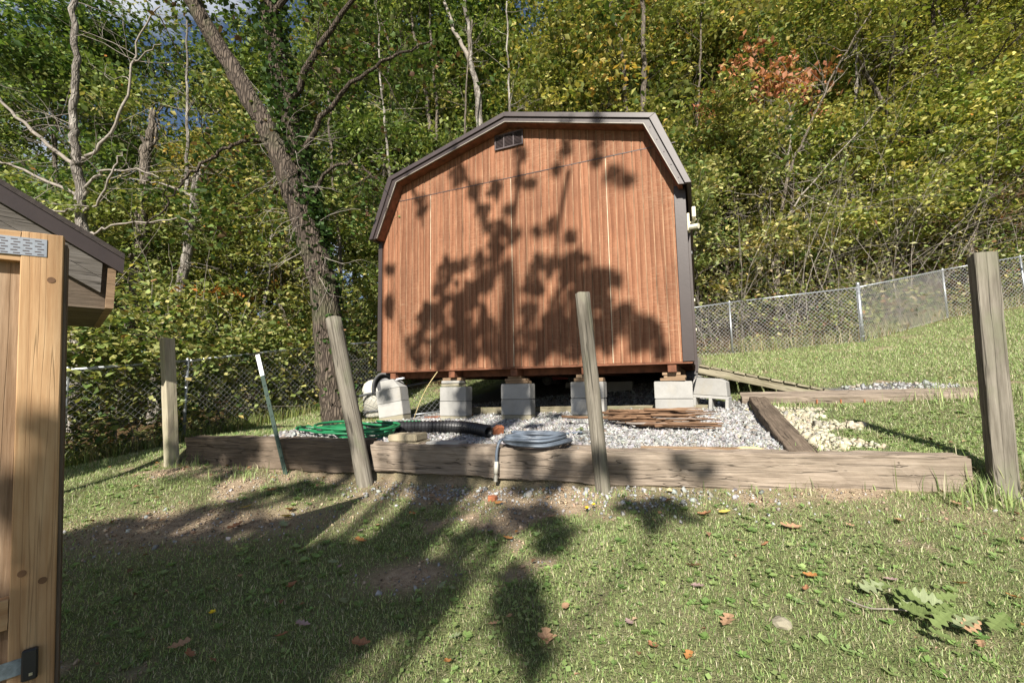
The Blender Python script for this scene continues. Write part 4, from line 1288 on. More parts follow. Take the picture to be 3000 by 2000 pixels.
# ------------------------------------------------------------------ chain link fences
def chain_fence(label, posts, thick_idx=(), height=1.2, wire=.0024, wmat='wire', seed=0, group="chain link fences round the yard"):
    b0 = Vector(posts[0])
    t = thing("chain_link_fence", label, "fence", b0, group=group)
    Id = Matrix.Identity(4)
    for i, p in enumerate(posts):
        r = .036 if i in thick_idx else .022; hh = height + (.07 if i in thick_idx else 0)
        pm = MB().tube([(p[0], p[1], p[2] - .1), (p[0], p[1], p[2] + hh)], r, 12).build("post", MAT['galv'], t, Id, smooth=True)
        MB().lathe([(r + .003, 0), (r + .003, .02), (r * .6, .045), (0, .05)], 12, Matrix.Translation((p[0], p[1], p[2] + hh))).build("post_cap", MAT['galv'], pm, Id, smooth=True)
        if i in thick_idx:
            for q in range(5):
                MB().lathe([(r + .004, -.012), (r + .007, -.012), (r + .007, .012), (r + .004, .012)], 12, Matrix.Translation((p[0], p[1], p[2] + .12 + .24 * q))).build("tension_band", MAT['galv'], pm, Id)
            MB().box((p[0] - .055, p[1] - .004, p[2] + .03), (p[0] - .048, p[1] + .004, p[2] + height - .02)).build("tension_bar", MAT['galv'], pm, Id)
    Vs, Qs, off = [], [], 0
    pit = .042; nv = int(height / pit)
    for a_, b_ in zip(posts[:-1], posts[1:]):
        A = Vector(a_); B = Vector(b_)
        MB().tube([A + Vector((0, 0, height)), B + Vector((0, 0, height))], .019, 10).build("top_rail", MAT['galv'], t, Id, smooth=True)
        Lg = (B - A).length; nw = int(Lg / pit)
        d = (B - A) / Lg; side = np.array([-d.y, d.x, 0])
        for i in range(nw):
            k_ = np.arange(nv + 1)
            s = i * pit + ((k_ + i) % 2) * pit * 1.04
            P = np.array(A)[None] + np.array(d)[None] * s[:, None] + np.array([0, 0, 1.])[None] * (k_ * (height / nv))[:, None] + side[None] * (((k_ + i) % 2) * .006 - .030)[:, None]
            P[-1, 2] += .02
            r = wire
            ring = np.stack([P + np.array(d) * r + side * 0, P - np.array(d) * r * .5 + side * r * .87, P - np.array(d) * r * .5 - side * r * .87], 1).reshape(-1, 3)
            n_ = len(P); q0 = np.arange(n_ - 1) * 3 + off
            for a2, b2 in ((0, 1), (1, 2), (2, 0)):
                Qs.append(np.stack([q0 + a2, q0 + b2, q0 + 3 + b2, q0 + 3 + a2], 1))
            Vs.append(ring); off += len(ring)
    me = mesh_np("chain_link_mesh", np.concatenate(Vs), np.concatenate(Qs), MAT[wmat])
    link("chain_link_mesh", me, t, Id)
    return t


chain_fence("bright galvanised chain link fence climbing the lawn right of the shed", [(3.55, 10.45, 1.88), (5.10, 10.119, 2.048), (7.65, 9.506, 2.223), (10.74, 10.69, 2.873), (12.38, 10.41, 3.10), (15.5, 10.4, 3.7)], (2,), wire=.0030)
chain_fence("grey chain link fence overgrown with vines at the left", [(-7.6, 1.85, .10), (-5.42, 5.34, .508), (-4.775, 6.43, .664), (-3.59, 8.355, 1.03), (-2.55, 9.95, 1.27)], (), wmat='wire_dull')

# ------------------------------------------------------------------ small shed with the open door at the left edge
ev = Vector((-.72, .69, 0)).normalized(); ga = Vector((-.69, -.72, 0)).normalized()
E0 = Vector((-3.23, 3.572, 2.533))
gs = hz(-4.0, 3.8)
small = thing("small_shed", "small open sided shed with dark roof edge and pine door frame", "shed", (E0.x, E0.y, gs))
Mg = Matrix(((ga.x, ev.x, 0, E0.x), (ga.y, ev.y, 0, E0.y), (0, 0, 1, 0), (0, 0, 0, 1)))   # x along the gable, y back, z absolute
SL = .60; half = 1.1; rz_ = 2.533 + half * SL
for sg in (0, 1):
    a0, a1 = (0, half) if sg == 0 else (2 * half, half)
    MB().add([(a0, -.03, 2.533), (a1, -.03, rz_), (a1, 1.6, rz_), (a0, 1.6, 2.533), (a0, -.03, 2.578), (a1, -.03, rz_ + .038), (a1, 1.6, rz_ + .038), (a0, 1.6, 2.578)],
             [(0, 1, 2, 3), (4, 5, 6, 7), (0, 1, 5, 4), (1, 2, 6, 5), (2, 3, 7, 6), (3, 0, 4, 7)]).build("roof", MAT['shingle'], small, Mg)
    MB().add([(a0, -.02, 2.41), (a1, -.02, rz_ - .123), (a1, 0, rz_ - .123), (a0, 0, 2.41), (a0, -.02, 2.532), (a1, -.02, rz_ - .001), (a1, 0, rz_ - .001), (a0, 0, 2.532)],
             [(0, 1, 2, 3), (4, 5, 6, 7), (0, 1, 5, 4), (1, 2, 6, 5), (2, 3, 7, 6), (3, 0, 4, 7)]).build("rake_board", MAT['trim'], small, Mg)
    s1 = .13 if sg == 0 else 2 * half - .13
    zz = lambda q: 2.533 + (q if sg == 0 else 2 * half - q) * SL
    for r_ in range(2):
        o0, o1 = .133 + r_ * .12, .250 + r_ * .12
        MB().add([(s1, .005, zz(s1) - o1), (half, .005, rz_ - o1), (half, .03, rz_ - o1), (s1, .03, zz(s1) - o1), (s1, .005, zz(s1) - o0), (half, .005, rz_ - o0), (half, .03, rz_ - o0), (s1, .03, zz(s1) - o0)],
                 [(0, 1, 2, 3), (4, 5, 6, 7), (0, 1, 5, 4), (1, 2, 6, 5), (2, 3, 7, 6), (3, 0, 4, 7)]).build("gable_board", MAT['greyboard'], small, Mg)
MB().box((.045, .0, 2.117), (.095, 1.58, 2.446)).build("eave_board", MAT['shim'], small, Mg)
MB().box((2 * half - .095, .0, 2.117), (2 * half - .045, 1.58, 2.446)).build("eave_board", MAT['redwood'], small, Mg)
MB().box((.097, .06, 2.117), (.40, 1.56, 2.14)).build("soffit", MAT['tie_dark'], small, Mg)
MB().box((.097, .062, 2.142), (.399, .085, 2.50)).build("eave_shade_fill", MAT['tie_dark'], small, Mg)  # dark board standing in for the shaded hollow under the eave
for px_, py_ in ((.66, .07), (2 * half - .42, .07), (.42, 1.48), (2 * half - .42, 1.48)):
    A = Mg @ Vector((px_, py_, 0)); A.z = hz(A.x, A.y) - .2; B = A.copy(); B.z = 2.46
    lumber("corner_post", A, B, .09, .09, MAT['shim'], up=ev, rough=.002, parent=small)
for py_ in (.07, 1.48):
    lumber("tie_beam", Mg @ Vector((.40, py_, 2.47)), Mg @ Vector((2 * half - .40, py_, 2.47)), .04, .09, MAT['shim'], rough=.002, parent=small)
# the open door: pine frame seen from the side it was nailed
DY = 1.50
top_z = 1.985; gd = hz(-1.8, 1.4) + .10
kx = lambda z: -1.570 + (top_z - z) * .058            # right edge of the stile, leaning
dtop = Vector((kx(top_z), DY, top_z)); dbot = Vector((kx(gd), DY, gd))
Md = frame(dbot, dtop - dbot, (.66, -.75, 0))           # x up the stile, z towards the camera, y to the left

hgt = (dtop - dbot).length
SW, TH = .100, .036
axis_y = Md.to_3x3() @ Vector((0, 1, 0))
sgn = 1 if axis_y.x < 0 else -1                      # +1 when local y points left
yy = lambda a0, a1: (min(sgn * a0, sgn * a1), max(sgn * a0, sgn * a1))
WID = .50
y0_, y1_ = yy(.02, WID - .02)
door = MB().box((.02, y0_, -.014), (hgt - .02, y1_, -.002)).build("door", MAT['shim'], small, Md)
y0_, y1_ = yy(0, SW)
MB().box((0, y0_, -.0015), (hgt, y1_, TH)).build("stile", MAT['pine'], door, Md, bevel=.003)
y0_, y1_ = yy(WID - SW, WID)
MB().box((0, y0_, -.0015), (hgt, y1_, TH)).build("stile", MAT['pine'], door, Md, bevel=.003)
y0_, y1_ = yy(SW + .001, WID - SW - .001)


def rail(x0, x1, nm="rail"):
    A = Md @ Vector(((x0 + x1) / 2, sgn * (SW + .001), .017)); B = Md @ Vector(((x0 + x1) / 2, sgn * (WID - SW - .001), .017))
    return lumber(nm, A, B, x1 - x0, .035, MAT['pine'], up=(.66, -.75, 0), rough=.001, parent=door)


rail(hgt - SW, hgt - .001); rail(.35, .44); rail(.0, .09)
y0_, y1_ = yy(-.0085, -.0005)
MB().box((0, y0_, -.03), (hgt - .03, y1_, .026)).build("edge_shade_strip", MAT['tie_dark'], door, Md)  # dark strip standing in for the stile's shaded side
# slotted galvanised plate across the joint
y0_, y1_ = yy(.040, .185)
pl = MB().box((hgt - .082, y0_, TH + .0003), (hgt - .022, y1_, TH + .0022)).build("mending_plate", MAT['galv'], door, Md)
for cx in range(5):
    for rx in range(6):
        a0 = .047 + cx * .027 + (.006 if rx % 2 else 0); z0 = hgt - .078 + rx * .0092
        y0_, y1_ = yy(a0, a0 + .015)
        MB().box((z0, y0_, TH + .0023), (z0 + .0032, y1_, TH + .0028)).build("slot", MAT['vent'], pl, Md)
# latch
lz = (.62 - gd) / (top_z - gd) * hgt
y0_, y1_ = yy(.034, .069)
lt = MB().box((lz - .045, y0_, TH + .004), (lz + .045, y1_, TH + .022)).build("latch", MAT['black'], door, Md @ Matrix.Translation((0, 0, 0)), bevel=.004)
y0_, y1_ = yy(.044, .052)
MB().box((lz - .03, y0_, TH + .0225), (lz - .022, y1_, TH + .0245)).build("screw_head", MAT['chrome'], lt, Md)
y0_, y1_ = yy(.0695, .30)
MB().box((lz - .024, y0_, TH + .0015), (lz + .022, y1_, TH + .0055)).build("strap", MAT['rope'], lt, Md)
for zk, yk in ((hgt - .16, .028), (lz + .27, .075), (lz + .235, .030)):
    y0_, y1_ = yy(yk - .0065, yk + .0065)
    MB().tube([Md @ Vector((zk, sgn * yk, TH - .001)), Md @ Vector((zk, sgn * yk, TH + .0012))], .0105, 10).build("knot", MAT['knot'], door, Matrix.Identity(4))
# ------------------------------------------------------------------ trees: branching and foliage generators
TG = np.random.default_rng(23)


def wob(pts, n, amp, rs):
    P = curve_pts(pts, n)
    for i in range(1, len(P) - 1):
        P[i] = P[i] + Vector(rs.normal(0, amp, 3))
    return P


def ramp_r(r0, r1, n, pw=1.0): return [r0 + (r1 - r0) * (i / max(1, n - 1)) ** pw for i in range(n)]


def twigs(mb, start, direc, length, r, depth, rs, tips, spread=.6, up=.15, sides=4, kids=3):
    n = 5; P = [Vector(start)]; d = Vector(direc).normalized()
    for i in range(n):
        d = (d + Vector(rs.normal(0, .16, 3)) + Vector((0, 0, up * .25))).normalized()
        P.append(P[-1] + d * length / n)
    mb.tube(P, ramp_r(r, r * .35, n + 1), sides, cap=False)
    tips.extend(P[3:])
    if depth > 0:
        for k_ in range(kids):
            i = rs.integers(1, n + 1)
            dd = (P[i] - P[i - 1]).normalized() + Vector(rs.normal(0, spread, 3)) + Vector((0, 0, up))
            twigs(mb, P[i], dd, length * rs.uniform(.45, .75), r * .5, depth - 1, rs, tips, spread, up, max(3, sides - 1), kids)


def tree_kind(key, h, rad, z0, nbr, leaf, nleaf, cols, wts, seed, r0=.14, prof=1.0, cl=.40, nup=.30, asp=.62, droop=.5, barkm='bark_grey', flat=.20, twig=3):
    rs = np.random.default_rng(seed)
    mb = MB(); tips = []
    tr = [Vector((rs.normal(0, .12) * (i > 0) * i * .35, rs.normal(0, .12) * (i > 0) * i * .35, -.4 + (h * .97 + .4) * i / 8)) for i in range(9)]
    tp = curve_pts(tr, 3); mb.tube(tp, ramp_r(r0, .02, len(tp), .8), 7, cap=False)
    for k_ in range(nbr):
        f = (k_ + rs.uniform(0, .9)) / nbr; z = z0 + (h * .97 - z0) * f ** .95
        i = min(len(tp) - 2, int((z + .4) / (h * .97 + .4) * (len(tp) - 1))); b0 = tp[i]
        an = k_ * 2.4 + rs.uniform(-.5, .5)
        pr = (math.sin(math.pi * min(1, (.12 + .88 * f) ** .8)) ** .6 if prof else 1) * rs.uniform(.65, 1.15)
        L_ = max(.5, rad * pr)
        d = Vector((math.cos(an), math.sin(an), rs.uniform(.1, .75) + f * .4)).normalized()
        twigs(mb, b0, d, L_, max(.012, r0 * .32 * (1 - .6 * f)), 2 if L_ > 1.2 else 1, rs, tips, .55, .1, 4, twig)
    tm = bpy.data.meshes.new(key + "_trunk"); tm.from_pydata([tuple(v) for v in mb.v], [], mb.f)
    tm.polygons.foreach_set('use_smooth', [True] * len(tm.polygons)); tm.materials.append(MAT[barkm])
    TP = np.array([tuple(p) for p in tips])
    ncl = nleaf // 62
    ci = rs.choice(len(TP), ncl); C0 = TP[ci] + rs.normal(0, .14, (ncl, 3))
    cc = np.repeat(np.arange(ncl), 62)
    P = C0[cc] + rs.normal(0, 1, (len(cc), 3)) * np.array([cl, cl, cl * flat])
    # colour varies by cluster first, then by leaf
    cw = np.array(wts, float) / np.sum(wts)
    ck = rs.choice(len(cols), ncl, p=cw)
    lk = np.where(rs.uniform(size=len(cc)) < .72, ck[cc], rs.choice(len(cols), len(cc), p=cw))
    colr = np.clip(np.array(cols)[lk] * (1 + rs.normal(0, .16, (len(cc), 1))) * (1 + rs.normal(0, .10, (ncl, 1)))[cc], .004, .9)
    v, t_, c = kites(P, leaf, nup, col=colr, asp=asp, droop=droop)
    cm = mesh_np(key + "_crown", v, t_, MAT['leaf'], c)
    return tm, cm


G1, G2, G3 = (.110, .155, .042), (.180, .220, .066), (.260, .280, .096)
Y1, Y2, Y3 = (.330, .315, .110), (.400, .350, .130), (.450, .310, .100)
O1, O2, B1 = (.420, .165, .045), (.360, .110, .050), (.270, .150, .075)
D1 = (.050, .090, .022)
KIND = {
    'maple': tree_kind('maple', 14, 3.0, 2.2, 32, .165, 30000, [D1, G1, G2, G3, Y1, O1], [3, 5, 4, 1.6, .4, .06], 101),
    'locust': tree_kind('locust', 13, 3.3, 1.0, 36, .135, 38000, [G1, G2, G3, Y1, Y2], [1.6, 3.5, 4, 2.6, .6], 102, cl=.44, flat=.16, nup=.4),
    'hickory': tree_kind('hickory', 12, 3.0, 1.5, 30, .165, 28000, [D1, G1, G2, G3, Y1, Y2, Y3], [1.5, 2.5, 3, 3, 1.8, .8, .2], 103),
    'pole': tree_kind('pole', 16, 2.4, 4.5, 28, .155, 23000, [D1, G1, G2, G3, Y1], [2, 4, 4, 2, .8], 104, r0=.12),
    'dogwood': tree_kind('dogwood', 5.2, 2.1, .3, 28, .115, 16000, [D1, G1, G2, G3, Y1, Y2, O1], [1, 2, 3, 3.5, 1.8, .5, .08], 105, r0=.06, cl=.28),
    'russet': tree_kind('russet', 3.4, 1.6, .3, 16, .13, 3600, [O1, O2, B1, Y3, Y1, G3], [1.6, 1.2, 1.4, 2, 2, 1.5], 106, r0=.05, cl=.3),
    'sparse': tree_kind('sparse', 13, 3.0, 3.0, 24, .155, 10000, [D1, G1, G2, G3, Y1, Y2], [1.5, 3, 4, 2, .8, .5], 107, r0=.1, cl=.4),
}


def plant(name, kind, x, y, s, label, rz=None, tint=(1, 1, 1), group="trees of the wood beyond the fence", sz=None, dz=0.0):
    rz = rnd(0, 6.28) if rz is None else rz
    M = Matrix.Translation((x, y, hz(x, y) + dz)) @ Matrix.Rotation(rz, 4, 'Z') @ Matrix.Diagonal((s, s, sz or s, 1))
    t = thing(name, label, "tree", M=M, group=group)
    tm, cm = KIND[kind]
    link("trunk", tm, t); c = link("crown", cm, t)
    c.color = (*tint, 1)
    return t


YG = (1.05, 1.0, .9)
plant("forest_tree", 'dogwood', 4.3, 12.3, 1.05, "leafy understory tree right behind the shed eave", tint=(.95, .95, 1))
plant("forest_tree", 'dogwood', 6.6, 12.9, 1.15, "pale brushy understory tree behind the bare grey sapling", tint=(1.15, 1.0, 1.0))
plant("forest_tree", 'hickory', 7.6, 14.6, 1.0, "gold tinged tree above the fence near the russet oak", tint=(1.05, .98, .9))
plant("forest_tree", 'dogwood', 9.6, 12.6, 1.1, "low yellow green tree above the thick fence post", tint=(1.1, 1.05, .8))
plant("forest_tree", 'locust', 11.8, 13.4, 1.0, "tall yellow green tree rising over the right fence", tint=(1.12, 1.06, .85))
plant("forest_tree", 'locust', 15.4, 13.6, 1.05, "broad yellow green tree at the upper right edge", tint=(1.18, 1.1, .85))
plant("forest_tree", 'dogwood', 13.4, 12.4, 1.15, "small leafy tree behind the right square post", tint=(1.05, 1.05, .8))
plant("forest_tree", 'maple', 9.4, 17.0, 1.05, "dark green maple between the yellow trees at right", tint=(1, 1, 1))
plant("forest_tree", 'locust', 18.6, 17.2, 1.1, "pale yellow tree in the far upper right corner", tint=(1.2, 1.1, .85))
plant("forest_tree", 'hickory', 4.6, 16.0, 1.1, "olive tree crown just above the right roof knee", tint=(1.0, .95, .9))
plant("forest_tree", 'hickory', 1.7, 15.2, 1.05, "golden green tree above the shed ridge", tint=(1.1, 1.0, .85))
plant("forest_tree", 'maple', -1.2, 16.6, 1.05, "green maple behind the left roof slope", tint=(1.1, 1.1, 1))
plant("forest_tree", 'pole', -4.2, 14.2, .95, "slender dark tree between the vine trunk and the roof", tint=(.95, 1, 1))
plant("forest_tree", 'sparse', -6.6, 15.0, 1.0, "thin leaved maple behind the leaning vine trunk", tint=(.95, 1, 1))
plant("forest_tree", 'hickory', -8.6, 13.2, .72, "low golden maple between the two broken snags", tint=(1.1, .95, .8))
plant("forest_tree", 'sparse', -11.0, 13.6, 1.0, "thin crowned tree behind the white dead tree", tint=(1, 1, 1))
plant("forest_tree", 'maple', -9.8, 16.2, 1.05, "green maple showing between white dead tree and vine trunk")
plant("forest_tree", 'pole', -5.6, 17.2, 1.05, "high dark crown over the leaning trunk")
plant("forest_tree", 'maple', -14.0, 13.2, .95, "dark green tree above the small shed roof", tint=(.95, 1.05, 1))
plant("forest_tree", 'dogwood', -8.6, 9.6, .95, "shadowy understory tree beside the small shed roof", tint=(.9, .9, .8))
plant("forest_tree", 'dogwood', -5.4, 10.6, 1.0, "bushy tree left of the vine covered trunk", tint=(1, .95, .8))
plant("forest_tree", 'dogwood', -2.6, 12.4, 1.0, "leafy tree filling the gap between trunk and shed", tint=(.95, 1, .9))
plant("forest_tree", 'dogwood', -11.4, 9.2, 1.0, "dense green tree at the far left edge", tint=(.9, 1, .9))
plant("russet_tree", 'russet', 8.1, 12.2, .85, "russet brown leaved oak top above the right of the shed", dz=4.6 + 1.6, rz=1.0) if False else None
plant("orange_shrub", 'russet', 8.9, 13.0, .75, "orange leaved shrub tree right of the bare sapling", tint=(.75, 1.2, 1.0), sz=1.2, dz=.0)
plant("orange_shrub", 'russet', 17.0, 12.6, .6, "small red orange tree peeking at the far right", tint=(1.1, .8, .8), sz=1.5)
plant("orange_shrub", 'russet', -6.2, 11.4, .7, "rusty orange sapling between snag and vine trunk", tint=(.9, 1.1, .9), sz=.9)


# ------------------------------------------------------------------ trees with their own shape
def path_tree(name, label, base, main, limbs=(), r0=.2, r1=.05, mat='bark_grey', group="trees of the wood beyond the fence", twig_n=0, seed=1, sides=10, fine=.0, amp=.02, twl=.5, leaves=None):
    base = Vector(base); rs = np.random.default_rng(seed)
    t = thing(name, label, "tree", base, group=group); Id = Matrix.Identity(4)
    p = wob([base - Vector((0, 0, .3))] + [Vector(q) for q in main], 6, amp, rs)
    mb = MB().tube(p, ramp_r(r0, r1, len(p), .75), sides)
    mb.build("trunk", MAT[mat], t, Id, smooth=True)
    tips = []
    lb = MB()
    allp = list(p[len(p) // 3:])
    for lm, ra, rb in limbs:
        q = wob([Vector(a) for a in lm], 5, amp * 1.2, rs)
        MB().tube(q, ramp_r(ra, rb, len(q)), 6, cap=False).build("limb", MAT['twig' if mat == 'bark_pale' or fine else mat], t, Id, smooth=True); allp += q[2:]
    for k_ in range(twig_n):
        i = rs.integers(2, len(allp) - 1); d = Vector(rs.normal(0, 1, 3)); d.y *= .6; d.z = abs(d.z) * .6 - .1
        twigs(lb, allp[i], d, rs.uniform(.5, 1.3) * twl, .010 + fine, 2, rs, tips, .5, .05, 4, 2)
    if lb.v: lb.build("twigs", MAT['twig' if mat == 'bark_pale' or fine else mat], t, Id, smooth=True)["kind"] = "stuff"
    return t, tips


dead_base = (-8.0, 8.0, hz(-8, 8))
path_tree("dead_tree", "white barked bare dead tree with spreading limbs at upper left", dead_base,
          [(-8.0, 8, 2.5), (-8.04, 8, 4.41), (-8.22, 8, 5.53), (-8.29, 8, 5.92), (-8.41, 8, 6.71), (-8.45, 8, 7.73), (-8.62, 8, 9.19), (-8.7, 8, 10.4)],
          [([(-8.19, 8, 5.88), (-7.82, 8, 6.15), (-7.37, 7.9, 6.86), (-7.11, 7.8, 8.07), (-6.61, 7.7, 8.73)], .038, .010), ([(-7.22, 7.85, 7.68), (-6.9, 7.8, 7.86), (-6.53, 7.7, 7.96)], .02, .006),
           ([(-8.29, 8, 5.76), (-9.04, 7.9, 6.37), (-9.71, 7.8, 7.02), (-9.9, 7.8, 7.2)], .04, .015), ([(-8.21, 8, 5.14), (-9.04, 7.8, 5.54), (-9.52, 7.7, 5.78)], .035, .012),
           ([(-8.08, 8, 5.14), (-7.81, 7.9, 5.48), (-7.17, 7.7, 5.49), (-6.26, 7.5, 5.22)], .03, .008), ([(-8.17, 8, 4.83), (-8.72, 7.8, 4.84), (-9.10, 7.7, 4.92)], .025, .008),
           ([(-8.05, 8, 4.4), (-7.49, 7.6, 4.22), (-7.08, 7.5, 4.36), (-6.18, 7.4, 4.38), (-5.21, 7.3, 4.38)], .03, .006), ([(-8.13, 8, 4.79), (-7.58, 7.8, 4.97), (-7.17, 7.6, 5.51), (-7.04, 7.6, 5.78)], .028, .008)],
          .115, .045, 'bark_pale', twig_n=40, seed=3, amp=.02, twl=.8)
path_tree("snag", "tall broken grey snag with a splintered top", (-7.85, 9, hz(-7.85, 9)),
          [(-7.87, 9, 3.03), (-7.82, 9, 4.5), (-7.81, 9, 5.57), (-7.84, 9, 6.32), (-7.74, 9, 6.89), (-7.76, 9, 7.5)], [([(-7.84, 9, 6.0), (-7.93, 9, 6.6), (-7.96, 9, 6.9)], .07, .03), ([(-7.77, 9, 6.6), (-7.64, 9, 6.94), (-7.64, 9, 7.2)], .05, .02)],
          .17, .06, 'bark_grey', twig_n=8, seed=4, amp=.02, twl=.4)
path_tree("snag", "crooked pale snag leaning right between two others", (-7.35, 9, hz(-7.35, 9)),
          [(-7.2, 9, 2.5), (-6.87, 9, 3.68), (-6.78, 9, 4.69), (-6.71, 9, 5.73), (-6.59, 9, 6.25)], [([(-6.76, 9, 5.55), (-7.3, 8.9, 5.78), (-7.98, 8.8, 5.88)], .03, .008)],
          .13, .07, 'bark_pale', twig_n=10, seed=5, amp=.02, twl=.5)
path_tree("slim_tree", "thin straight pale stem behind the crooked snag", (-8.3, 11, hz(-8.3, 11)),
          [(-8.4, 11, 4), (-8.44, 11, 5.94), (-8.46, 11, 7.27), (-8.52, 11, 8.63), (-8.61, 11, 9.97), (-8.7, 11, 11.5)], (), .075, .02, 'bark_pale', twig_n=10, seed=6, amp=.015, twl=.7)
path_tree("forked_tree", "grey forked tree rising behind the shed ridge", (-.7, 14, hz(-.7, 14)),
          [(-.85, 14, 8), (-.98, 14, 10.8), (-1.02, 14, 11.41), (-1.25, 14, 12.46), (-1.27, 14, 13.31), (-1.47, 14, 15)], [([(-1.25, 14, 12.4), (-1.53, 14, 13.03), (-2.0, 14, 14.17), (-2.4, 14, 15.4)], .09, .04)], .16, .06, 'bark_pale', twig_n=8, seed=7)
path_tree("twin_tree", "pair of slim grey stems above the left roof slope", (-2.4, 14, hz(-2.4, 14)),
          [(-2.45, 14, 6), (-2.53, 14, 9.21), (-2.73, 14, 10.83), (-2.89, 14, 11.94), (-3.16, 14, 13.34), (-3.4, 14, 15)], [([(-2.46, 14, 7.5), (-2.45, 14, 9.42), (-2.40, 14, 10.3), (-2.5, 14, 11.93), (-2.63, 14, 13.62), (-2.7, 14, 15)], .07, .03)], .11, .035, 'bark_grey', twig_n=8, seed=8)
path_tree("tall_tree", "grey trunk with bare limbs over the right half of the roof", (4.1, 13, hz(4.1, 13)),
          [(4.15, 13, 6), (4.26, 13, 9.97), (4.35, 13, 11.43), (4.39, 13, 14)], [([(4.1, 13, 7), (3.74, 13, 9.98), (3.68, 13, 11.88), (3.26, 13, 13.8)], .08, .04)], .14, .06, 'bark_grey', twig_n=26, seed=9, twl=1.3)
path_tree("bare_sapling", "bare grey many stemmed sapling over the fence right of the shed", (7.05, 11.5, hz(7.05, 11.5)),
          [(7.15, 11.5, 4.78), (7.35, 11.5, 5.79), (7.63, 11.5, 7.02), (8.2, 11.4, 8.21), (9.01, 11.3, 9.79), (10.11, 11.2, 11.56)],
          [([(7.58, 11.5, 7.02), (7.82, 11.5, 8.53), (7.75, 11.5, 9.24)], .03, .01), ([(7.25, 11.5, 5.41), (7.91, 11.4, 6.37), (9.87, 11.2, 8.49)], .035, .008), ([(7.08, 11.5, 4.3), (6.87, 11.5, 5.8), (6.64, 11.4, 6.54)], .03, .008)],
          .075, .015, 'bark_grey', twig_n=40, seed=10, fine=.001, twl=1.3)
path_tree("right_tree", "crooked brown trunk among yellow leaves at the right", (11.6, 13, hz(11.6, 13)),
          [(11.7, 13, 4.61), (11.95, 13, 6.02), (12.2, 13, 7.12), (12.35, 13, 7.79), (12.78, 13, 8.29), (13.11, 13, 9.37), (13.46, 13, 10.52), (13.61, 13, 11.4), (13.72, 13, 13.5)], [([(13.2, 13, 9.5), (14.2, 12.8, 10.4), (15.6, 12.6, 11)], .06, .02)], .15, .05, 'bark', twig_n=10, seed=11, twl=1.2)
path_tree("right_tree", "leaning grey trunk near the right edge of the wood", (12.6, 12, hz(12.6, 12)),
          [(12.9, 12, 4.88), (13.27, 12, 5.88), (13.69, 12, 6.9), (14.18, 12, 8.09), (14.78, 12, 9.24), (15.2, 12, 10.5)], (), .08, .03, 'bark_grey', twig_n=10, seed=12, twl=1.0)
for k_, (x_, y_, lean_, h_, r_, ll) in enumerate(((-3.3, 12.6, -.25, 11, .07, "thin grey stem just right of the vine trunk"), (-1.5, 12.8, .2, 11, .06, "slender stem rising behind the left roof knee"), (.6, 13.2, -.3, 12, .08, "slim pale trunk behind the ridge vent"),
                                                          (5.4, 12.6, .3, 11, .06, "thin bare stem behind the shed's right eave"), (9.9, 12.4, .35, 10, .07, "slim stem leaning right above the thick fence post"), (14.2, 12.8, -.3, 10, .09, "grey stem among yellow leaves near the right edge"),
                                                          (-6.3, 10.4, .35, 9, .05, "thin stem in the thicket left of the vine trunk"), (-4.3, 11.0, -.2, 10, .06, "narrow grey stem seen past the leaning trunk"))):
    path_tree("slim_tree", ll, (x_, y_, hz(x_, y_)), [(x_ + lean_ * q * 2.2 + .12 * math.sin(q * 5 + k_), y_ + .1 * math.cos(q * 4 + k_), hz(x_, y_) + h_ * q) for q in (.2, .4, .6, .8, 1.0)], (), r_, .02, 'bark_grey' if k_ % 2 else 'bark_pale', twig_n=14, seed=70 + k_, twl=1.1)
# russet oak top
t, tips = path_tree("russet_oak", "slim oak holding clumps of dead russet leaves right above the shed", (8.3, 12.3, hz(8.3, 12.3)),
                    [(8.2, 12.2, 5), (8.0, 12.1, 7.5), (7.7, 12, 9), (7.4, 12, 10.6)], [([(7.9, 12.1, 8.4), (8.5, 12, 9.6), (9.2, 11.9, 10)], .03, .01), ([(7.8, 12.1, 8.8), (7.0, 12, 10), (6.5, 11.9, 10.6)], .03, .01)], .07, .02, 'bark_grey', twig_n=8, seed=13)
cl_ = TG.normal(0, 1, (16, 3)) * np.array([.95, .35, .38]) + np.array([7.9, 12, 10.0])
P = np.repeat(cl_, 62, 0) + TG.normal(0, .2, (16 * 62, 3))
v, T_, c = kites(P, .17, .1, [(.40, .17, .085), (.45, .22, .12), (.33, .13, .07), (.36, .25, .11)], [3, 2, 2, 1], .15, droop=1.4)
link("crown", mesh_np("crown", v, T_, MAT['leaf'], c), t, Matrix.Identity(4))

# the big leaning tree with the ivy
bt = thing("leaning_tree", "large leaning two trunked tree wrapped in ivy left of the shed", "tree", (-2.52, 6.42, hz(-2.52, 6.42)))
Id = Matrix.Identity(4)
rs = np.random.default_rng(31)
lead = [(-2.50, 6.42, .75), (-2.53, 6.42, 1.02), (-2.66, 6.42, 1.81), (-2.84, 6.42, 3.05), (-3.17, 6.40, 4.13), (-3.60, 6.38, 5.18), (-4.11, 6.36, 6.12), (-5.0, 6.3, 7.6), (-5.8, 6.2, 9.0), (-6.5, 6.1, 10.2)]
lp = wob(lead, 8, .012, rs)


